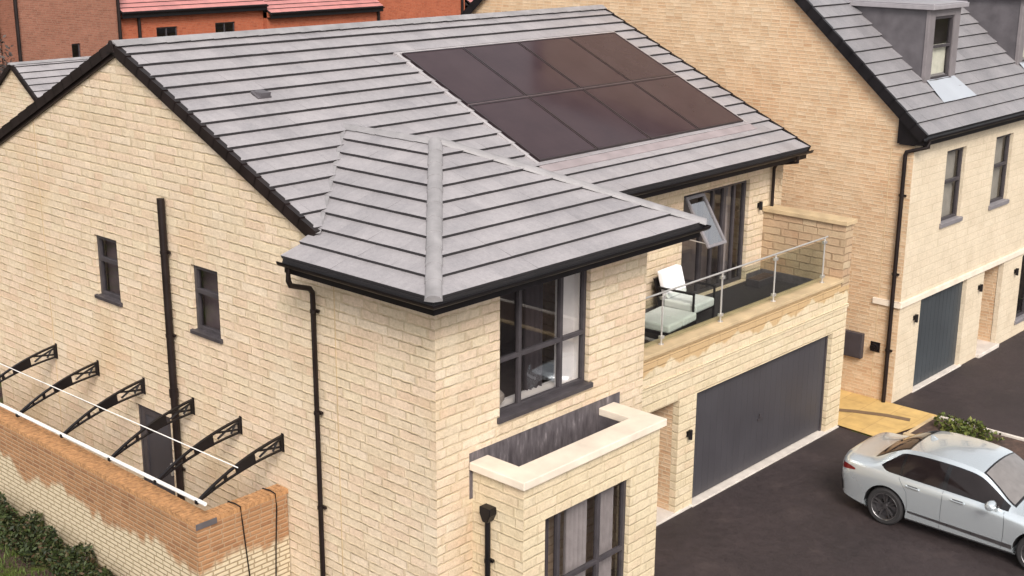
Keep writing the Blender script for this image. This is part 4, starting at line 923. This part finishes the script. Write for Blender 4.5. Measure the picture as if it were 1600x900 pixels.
red_house('brown brick house cut off by the left edge with small dark window', 8.5, 17.0, YQ+1.4, 8.6, [(15.6, 16.3, 5.3, 6.5), (11, 12, 5.3, 6.5)], 'brown_brick')

# ------------------------------------------------------------------ ground
def sheet(name, pts, z, mat, dense=None):
    mb = MB(); mb.poly([(x, y, z) for x, y in pts]); return struct(mb.build(name, M[mat]))
sheet('ground', [(-900, -900), (900, -900), (900, 900), (-900, 900)], -.012, 'ground')
sheet('driveway', [(-40, -60), (12.55, -60), (12.55, -3.02), (11.93, -2.9), (11.93, -2.2), (12.0, -1.9), (-.2, -1.9), (-3.2, -1.7), (-5, -9), (-40, -11)], .0, 'asphalt')
sheet('neighbour_driveway', [(13.98, -3.3), (13.98, -2.0), (60, -2.0), (60, -60), (13.98, -60)], .002, 'asphalt')
sheet('side_path', [(12.0, 9), (12.0, -1.9), (11.94, -2.9), (12.9, -3.1), (13.95, -3.24), (13.95, 9)], .024, 'paving')
sheet('courtyard', [(-1.35, .9), (0, .9), (0, 12), (-1.35, 12)], .01, 'concrete')
mb = MB(); mb.box(12.55, -30, -.05, 13.80, -3.2, .02); struct(mb.build('planting_bed', M['soil']))
for nm, b in (('bed_kerb', (13.83, -30, -.05, 13.90, -3.25, .06)), ('bed_edge', (12.44, -30, -.05, 12.55, -3.12, .055)), ('bed_head', (12.55, -3.2, -.05, 13.80, -3.13, .045))):
    mb = MB(); mb.box(*b); struct(mb.build(nm, M['coping_buff' if nm != 'bed_kerb' else 'concrete'], bevel=.01))
mb = MB(); 
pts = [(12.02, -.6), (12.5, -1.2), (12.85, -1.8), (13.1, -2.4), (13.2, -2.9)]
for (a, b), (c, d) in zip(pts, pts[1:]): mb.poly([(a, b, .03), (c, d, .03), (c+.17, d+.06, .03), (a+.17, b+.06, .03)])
struct(mb.build('step_shade_strip', simple('painted_step_shade', (.16, .10, .055), .7)))  # dark strip on the paving, a step's shadow put into colour

# ------------------------------------------------------------------ planting
def leafcloud(mb, n, pos, size, seed):
    r = random.Random(seed)
    for _ in range(n):
        p = V(pos(r)); s = size*r.uniform(.6, 1.4)
        a = V((r.uniform(-1, 1), r.uniform(-1, 1), r.uniform(-.6, 1))).normalized(); b = a.cross(V((r.uniform(-1, 1), r.uniform(-1, 1), r.uniform(-1, 1)))).normalized()
        mb.poly([p-a*s, p+b*s*.45-a*s*.1, p+a*s, p-b*s*.45-a*s*.1])
def hedge_shrub(label, loc, rx, ry, h, seed, mat, n=900, size=.055, group=None, name='hedge_shrub', stems=7):
    t = thing(name, label, 'shrub', loc, 0, group)
    def pos(r):
        while True:
            x, y, z = r.uniform(-1, 1), r.uniform(-1, 1), r.uniform(0, 1)
            q = x*x+y*y+(z*1.0-.15)**2
            if q < 1 and q > r.random()*.85: break
        k = 1+.22*math.sin(x*5+seed)+.15*math.sin(y*7+seed*2)
        return (x*rx*k, y*ry*k, .02+z*h*k)
    mb = MB(); leafcloud(mb, n, pos, size, seed); mb.build('foliage', M[mat], t)
    mb = MB(); r = random.Random(seed+50)
    for _ in range(stems):
        x, y = r.uniform(-.7, .7)*rx, r.uniform(-.7, .7)*ry; mb.tube([(x*.3, y*.3, 0), (x*.7, y*.7, h*.5), (x, y, h*r.uniform(.7, 1.05))], [.012, .009, .005], 5)
    mb.build('stem', M['bark'], t)
names_h = ['nearest the house end of the brick wall', 'second along the brick wall from the house end', 'third along the brick wall from the house end', 'fourth along the brick wall from the house end', 'fifth along the brick wall from the house end', 'sixth along the brick wall from the house end', 'farthest along the brick wall, at left edge']
for i in range(7):
    y = 3.15+i*.78; hgt = (.26, .34, .38, .40, .42, .42, .42)[i]
    hedge_shrub('dark leafy shrub with reddish tips, '+names_h[i], (-2.08-.02*i, y, 0), .30+.015*i, .5, hgt, i*3+1, 'hedge', 1900, .042, 'shrubs along the brick wall')
hedge_shrub('light green low shrub in soil strip behind the car', (13.35, -4.05, .02), .33, .62, .26, 77, 'shrub', 700, .05, name='green_shrub')
hedge_shrub('dark brown rounded bush beside outbuilding at the far left', (11.4, 33.2, 0), 1.3, 1.3, 4.5, 31, 'dark_leaf', 5000, .085, name='rounded_bush')
mb = MB(); r = random.Random(9)
for _ in range(5200):
    x, y = -2.4-abs(r.gauss(.75, .5)), r.uniform(1.5, 8.5)
    if r.random() < .5 and (math.sin(x*4)+math.sin(y*2.3)) < -.1: continue
    a = r.uniform(0, 6.28); w = .009; h = r.uniform(.05, .14); dx, dy = math.cos(a), math.sin(a)
    mb.poly([(x-dx*w, y-dy*w, 0), (x+dx*w, y+dy*w, 0), (x+dy*h*.4, y-dx*h*.4, h)])
struct(mb.build('grass', M['grassb']), 'stuff')

# ------------------------------------------------------------------ car
def car_paint():
    n = NT('silver_paint'); g = n.n('TexCoord').outputs['Object']
    f = n.noise(900, 2, g); lw = n.n('LayerWeight'); lw.inputs[0].default_value = .35
    c = n.mix(n.maprange(f, .35, .65, 0, .25), (.66, .71, .745), (.74, .78, .81))
    n.b.inputs['Coat Weight'].default_value = 1; n.b.inputs['Coat Roughness'].default_value = .03
    return n.fin(c, .27, .72)
M['paint'] = car_paint()
M['tyre'] = simple('tyre_rubber', (.018, .016, .017), .85)
M['rim'] = simple('dark_alloy', (.15, .14, .145), .32, metal=.8)
M['rim_lt'] = simple('machined_alloy', (.42, .40, .40), .3, metal=.9)
M['trim'] = simple('gloss_black_trim', (.010, .009, .010), .15)
M['plastic'] = simple('dark_underbody', (.012, .011, .012), .7)
M['tail'] = simple('red_lamp', (.13, .008, .008), .15)
M['headl'] = simple('clear_lamp', (.6, .62, .66), .1)
M['leather'] = simple('dark_leather', (.035, .025, .022), .6)
KEY = [  # t, zb, wlow, wmid, wbelt, zbelt, wtop, zrail, zctr
 (0.00, .42, .60, .66, .60, .93, .48, .985, 1.00), (.05, .34, .74, .79, .71, .965, .56, 1.02, 1.045), (0.15, .28, .84, .865, .79, .985, .63, 1.045, 1.075), (.42, .22, .885, .905, .825, .99, .66, 1.06, 1.095),
 (.62, .20, .895, .915, .84, .985, .665, 1.10, 1.14), (.86, .20, .90, .917, .85, .975, .635, 1.235, 1.285), (1.12, .20, .905, .917, .855, .965, .60, 1.355, 1.405), (1.40, .20, .90, .912, .86, .957, .60, 1.40, 1.452),
 (1.80, .20, .90, .91, .86, .948, .605, 1.415, 1.468), (2.2, .20, .90, .91, .86, .94, .60, 1.40, 1.455), (2.5, .20, .90, .91, .86, .932, .605, 1.345, 1.405), (2.76, .20, .90, .91, .855, .922, .645, 1.19, 1.26),
 (3.02, .20, .90, .91, .845, .913, .705, 1.01, 1.085), (3.18, .20, .90, .91, .835, .905, .715, .945, 1.005), (3.6, .21, .90, .908, .81, .865, .69, .905, .955), (4.0, .22, .87, .88, .76, .81, .62, .85, .895), (4.25, .24, .79, .80, .68, .73, .53, .77, .80), (4.38, .30, .66, .68, .56, .62, .44, .65, .67), (4.43, .38, .5, .52, .45, .55, .36, .57, .58)]
def key(t):
    t = min(max(t, KEY[0][0]), KEY[-1][0])
    for i in range(len(KEY)-1):
        if t <= KEY[i+1][0]: break
    a, b = KEY[i], KEY[i+1]; p = KEY[max(i-1, 0)]; q = KEY[min(i+2, len(KEY)-1)]; h = b[0]-a[0]; k = (t-a[0])/h; out = []
    for j in range(1, 9):
        m = lambda x, y, z: 0 if (y[j]-x[j])*(z[j]-y[j]) <= 0 else (z[j]-x[j])/(z[0]-x[0])
        ma = m(p, a, b)*h if i else (b[j]-a[j]); mbb = m(a, b, q)*h if i+2 < len(KEY) else (b[j]-a[j])
        out.append((2*k**3-3*k*k+1)*a[j]+(k**3-2*k*k+k)*ma+(-2*k**3+3*k*k)*b[j]+(k**3-k*k)*mbb)
    return out
def half(t):
    zb, wl, wm, wb, zbt, wt, zr, zc = key(t)
    pts = [(0, zb), (wl*.5, zb), (wl*.93, zb+.005), (wl, zb+.06), (wl+.004, zb+.16), ((wl+wm)/2+.004, .50), (wm, .66), (wm-.006, .78), ((wm+wb)/2+.014, zbt-.06), (wb, zbt)]
    for k in (.12, .3, .5, .7, .88): pts.append((wb+(wt-wb)*k+.018*math.sin(k*PI), zbt+(zr-zbt)*k))
    pts.append((wt, zr))
    for k in (.08, .25, .45, .65, .85, 1): pts.append((wt*(1-k), zr+(zc-zr)*(1-(1-k)**2)))
    return pts
def side_pt(t, k, off, sgn):
    zb, wl, wm, wb, zbt, wt, zr, zc = key(t)
    p = V((wb+(wt-wb)*k+.018*math.sin(k*PI), 0, zbt+(zr-zbt)*k)); nrm = V((zr-zbt, 0, wb-wt)).normalized()
    p += nrm*off; return V((sgn*p.x, -t, p.z))
def top_pt(t, k, off):
    zb, wl, wm, wb, zbt, wt, zr, zc = key(t)
    d = .02; z0 = key(t-d)[7]; z1 = key(t+d)[7]; nrm = V((0, (z1-z0)/(2*d), 1)).normalized()
    return V((wt*k, -t, zr+(zc-zr)*(1-k*k)))+nrm*off
car = thing('parked_car', 'silver blue four door saloon car parked on the dark driveway', 'car', (9.33, -3.80, 0))
mb = MB(); ts = []
t = 0
while t < 4.43: ts.append(t); t += .02 if t < .2 or t > 4.2 else .05
ts.append(4.43)
rings = []
for t in ts:
    h = half(t); rings.append([V((x, -t, z)) for x, z in h]+[V((-x, -t, z)) for x, z in h[-2:0:-1]])
for A, B in zip(rings, rings[1:]):
    for k in range(len(A)): mb.poly([A[k], A[(k+1) % len(A)], B[(k+1) % len(A)], B[k]])
mb.poly(rings[0]); mb.poly(rings[-1][::-1])
body = mb.build('body', M['paint'], car, smooth=True, angle=38)
RA, FA, WR = .955, 3.60, .338
def carve(cut):
    c = cut.build('cutter', M['plastic'], None, merge=True)
    m = body.modifiers.new('c', 'BOOLEAN'); m.operation = 'DIFFERENCE'; m.object = c; m.solver = 'EXACT'
    bpy.context.view_layer.update(); dg = bpy.context.evaluated_depsgraph_get()
    me = bpy.data.meshes.new_from_object(body.evaluated_get(dg)); body.modifiers.clear(); body.data = me
    bpy.data.objects.remove(c)
for ax_ in (RA, FA):
    for s in (-1, 1):
        cut = MB(); cut.tube([(9.33+s*.62, -3.80-ax_, WR), (9.33+s*1.1, -3.80-ax_, WR)], WR+.055, 40); carve(cut)
bm = bmesh.new(); bm.from_mesh(body.data); bmesh.ops.recalc_face_normals(bm, faces=bm.faces); bm.to_mesh(body.data); bm.free()
for ax_ in (RA, FA):
    mb = MB()
    for s in (-1, 1):
        R0 = WR+.05; n = 24
        for k in range(n):
            a, b = PI*k/n-.25+.25*0, PI*(k+1)/n-.25*0
            a, b = PI*k/n, PI*(k+1)/n
            q = [V((s*.63, -ax_+R0*math.cos(a), WR+R0*math.sin(a))), V((s*.895, -ax_+R0*math.cos(a), WR+R0*math.sin(a))), V((s*.895, -ax_+R0*math.cos(b), WR+R0*math.sin(b))), V((s*.63, -ax_+R0*math.cos(b), WR+R0*math.sin(b)))]
            mb.poly(q); 
        mb.poly([V((s*.63, -ax_+R0*math.cos(PI*k/n), WR+R0*math.sin(PI*k/n))) for k in range(n+1)])
    mb.build('wheel_arch', M['plastic'], car)
def wheel(ax_, s):
    R = Matrix.Identity(3)
    o = V((s*.80, -ax_, WR)); d = V((s, 0, 0))
    w = MB(); w.lathe([(.235, .105), (.30, .112), (WR-.012, .095), (WR, .06), (WR, -.06), (WR-.012, -.095), (.3, -.11), (.235, -.105)], o, d, 40)
    wo = w.build('wheel', M['tyre'], car, smooth=True, angle=30)
    rmb = MB(); rmb.lathe([(.24, .104), (.228, .10), (.222, .06), (.215, -.09)], o, d, 40); rmb.lathe([(.001, .0), (.215, -.01)], o, d, 30); rmb.lathe([(.001, .075), (.045, .075), (.055, .055), (.06, .0)], o, d, 20)
    for k in range(5):
        for da in (-.17, .17):
            an = 2*PI*k/5+.3; c = V((0, math.cos(an+da*.35), math.sin(an+da*.35))); e = V((0, math.cos(an+da), math.sin(an+da))); pr = V((0, -math.sin(an), math.cos(an)))
            a = o+d*.07+c*.045; b = o+d*.085+e*.226
            rmb.hexa([a-pr*.017-d*.05, a+pr*.017-d*.05, b+pr*.013-d*.03, b-pr*.013-d*.03, a-pr*.013, a+pr*.013, b+pr*.010, b-pr*.010])
    rmb.build('rim', M['rim'], wo, smooth=True, angle=30)
    lt = MB(); lt.lathe([(.236, .1065), (.240, .110), (.242, .106)], o, d, 40)
    lt.build('rim_edge', M['rim_lt'], wo, smooth=True)
for ax_ in (RA, FA):
    for s in (-1, 1): wheel(ax_, s)
# glass and trim patches lying on the body's own surface
def patch(fn, outline, nu=18):
    """outline: t0,t1 and functions lo(t),hi(t)"""
    mb = MB(); t0, t1, lo, hi = outline
    for i in range(nu):
        a, b = t0+(t1-t0)*i/nu, t0+(t1-t0)*(i+1)/nu
        for j in range(6):
            f = lambda t, j: fn(t, lo(t)+(hi(t)-lo(t))*j/6)
            mb.poly([f(a, j), f(b, j), f(b, j+1), f(a, j+1)])
    return mb
def ease(t, a, b): k = min(max((t-a)/(b-a), 0), 1); return k
dlo_lo = lambda t: .05+.26*(1-ease(t, .80, .96))**2
dlo_hi = lambda t: dlo_lo(t)+.001+(.84-dlo_lo(t))*min(1, ease(t, .80, 1.10)**.42)
for s in (-1, 1):
    patch(lambda t, k: side_pt(t, k, .004, s), (.80, 3.06, lambda t: dlo_lo(t)-.03, lambda t: min(dlo_hi(t)+.02, 1)), 40).build('window_surround', M['trim'], car, smooth=True)
    for (a, b) in ((.87, 1.15), (1.20, 1.92), (2.00, 2.93)):
        patch(lambda t, k: side_pt(t, k, .008, s), (a, b, dlo_lo, lambda t: dlo_hi(t)-.02), 16).build('side_window', M['car_glass'], car, smooth=True)
patch(lambda t, k: top_pt(t, k, .004), (.60, 1.19, lambda t: -.97, lambda t: .97), 14).build('window_surround', M['trim'], car, smooth=True)
patch(lambda t, k: top_pt(t, k, .008), (.63, 1.16, lambda t: -.92, lambda t: .92), 14).build('rear_window', simple('rear_glass', (.03, .02, .018), .05), car, smooth=True)
patch(lambda t, k: top_pt(t, k, .004), (2.50, 3.13, lambda t: -.985, lambda t: .985), 16).build('window_surround', M['trim'], car, smooth=True)
patch(lambda t, k: top_pt(t, k, .008), (2.53, 3.09, lambda t: -.94, lambda t: .94), 16).build('windscreen', simple('sky_lit_screen_glass', (.17, .155, .15), .06), car, smooth=True)  # base colour lifted to stand in for sky reflected in the screen
def flank(t, z, off, s):                                        # point on the lower side
    h = half(t)[3:10]
    for (x0, z0), (x1, z1) in zip(h, h[1:]):
        if z <= z1: break
    k = min(max((z-z0)/(z1-z0), 0), 1); return V((s*(x0+(x1-x0)*k+off), -t, z))
for s in (-1, 1):
    patch(lambda t, z: flank(t, z, .004, s), (.012, .13, lambda t: .40, lambda t: .70-1.2*t), 6).build('rear_vent', M['trim'], car, smooth=True)
    for pts in ([(1.96, .27), (1.96, .5), (1.96, .75), (1.96, .94)], [(3.02, .27), (3.04, .5), (3.03, .75), (3.0, .9)], [(1.02, .96), (1.14, .86), (1.22, .76)] if False else [(1.16, .95), (1.24, .84), (1.33, .72), (1.36, .5), (1.34, .27)]):
        mb = MB(); q = []
        for (a, b), (c, d) in zip(pts, pts[1:]):
            for i in range(5): q.append((a+(c-a)*i/5, b+(d-b)*i/5))
        q.append(pts[-1])
        for (a, b), (c, d) in zip(q, q[1:]): mb.poly([flank(a-.003, b, .0025, s), flank(a+.003, b, .0025, s), flank(c+.003, d, .0025, s), flank(c-.003, d, .0025, s)])
        mb.build('door_seam', M['plastic'], car)
    for t in (1.32, 2.12):                                       # handles
        mb = MB(); a = flank(t, .845, .02, s); b = flank(t+.22, .84, .02, s); mb.tube([flank(t-.01, .845, 0, s), a, b, flank(t+.23, .84, 0, s)], .013, 8); mb.build('door_handle', M['paint'], car, smooth=True)
        mb = MB(); mb.poly([flank(t+.02, .82, .003, s), flank(t+.2, .815, .003, s), flank(t+.2, .865, .003, s), flank(t+.02, .87, .003, s)]); mb.build('handle_cup', M['rim'], car)
    mb = MB()                                                     # dark wedge: shade of the body crease put into colour
    for i in range(20):
        a, b = 1.38+i*.091, 1.38+(i+1)*.091
        mb.poly([flank(a, .37-.006*i*.5, .003, s), flank(b, .367-.003*i, .003, s), flank(b, .405-.001*i, .003, s), flank(a, .405-.001*i, .003, s)])
    mb.build('crease_shade', M['rim'], car)
    # mirror
    mb = MB(); c = side_pt(2.82, .12, .0, s)
    mb.lathe([(.001, -.13), (.05, -.12), (.078, -.07), (.082, 0), (.075, .06), (.05, .11), (.001, .125)], c+V((s*.15, .0, .05)), (1, 0, 0), 18)
    mo = mb.build('wing_mirror', M['paint'], car, smooth=True)
    mb = MB(); mb.obox(c+V((s*.0, -.03, -.02)), V((s*.1, 0, .03)), V((0, .06, 0)), V((0, 0, .03))); mb.build('mirror_arm', M['trim'], mo)
    # lamps
    mb = MB()
    for i in range(8):
        a, b = .012+i*.042, .012+(i+1)*.042; h0 = .135*(1-i/9)**.7; h1 = .135*(1-(i+1)/9)**.7
        mb.poly([flank(a, .80+.006*i, .006, s), flank(b, .806+.006*i, .006, s), flank(b, .806+.006*i+h1, .006, s), flank(a, .80+.006*i+h0, .006, s)])
    mb.build('tail_light', M['tail'], car, smooth=True)
    mb = MB()
    for i in range(8):
        a, b = 3.95+i*.05, 3.95+(i+1)*.05; mb.poly([flank(a, .64, .005, s), flank(b, .64-.003*i, .005, s), flank(b, .70-.003*i+.0, .005, s), flank(a, .70, .005, s)])
    mb.build('headlight', M['headl'], car, smooth=True)
mb = MB(); mb.box(-.62, -.02, .70, .62, .012, .80); mb.box(-.55, -.03, .30, .55, .008, .46); mb.build('rear_bumper_trim', M['tail'], car, bevel=.01)
mb = MB(); mb.box(-.26, -.01, .56, .26, .016, .67); mb.build('number_plate', simple('yellow_plate', (.6, .45, .06), .4), car)
mb = MB(); mb.prism([(0, 0), (.16, .0), (.05, .055), (.0, .06)], lambda p: (-.02, -1.28-p[0], 1.44+p[1]), lambda p: (.02, -1.28-p[0], 1.44+p[1])); mb.build('roof_aerial', M['paint'], car, bevel=.006)
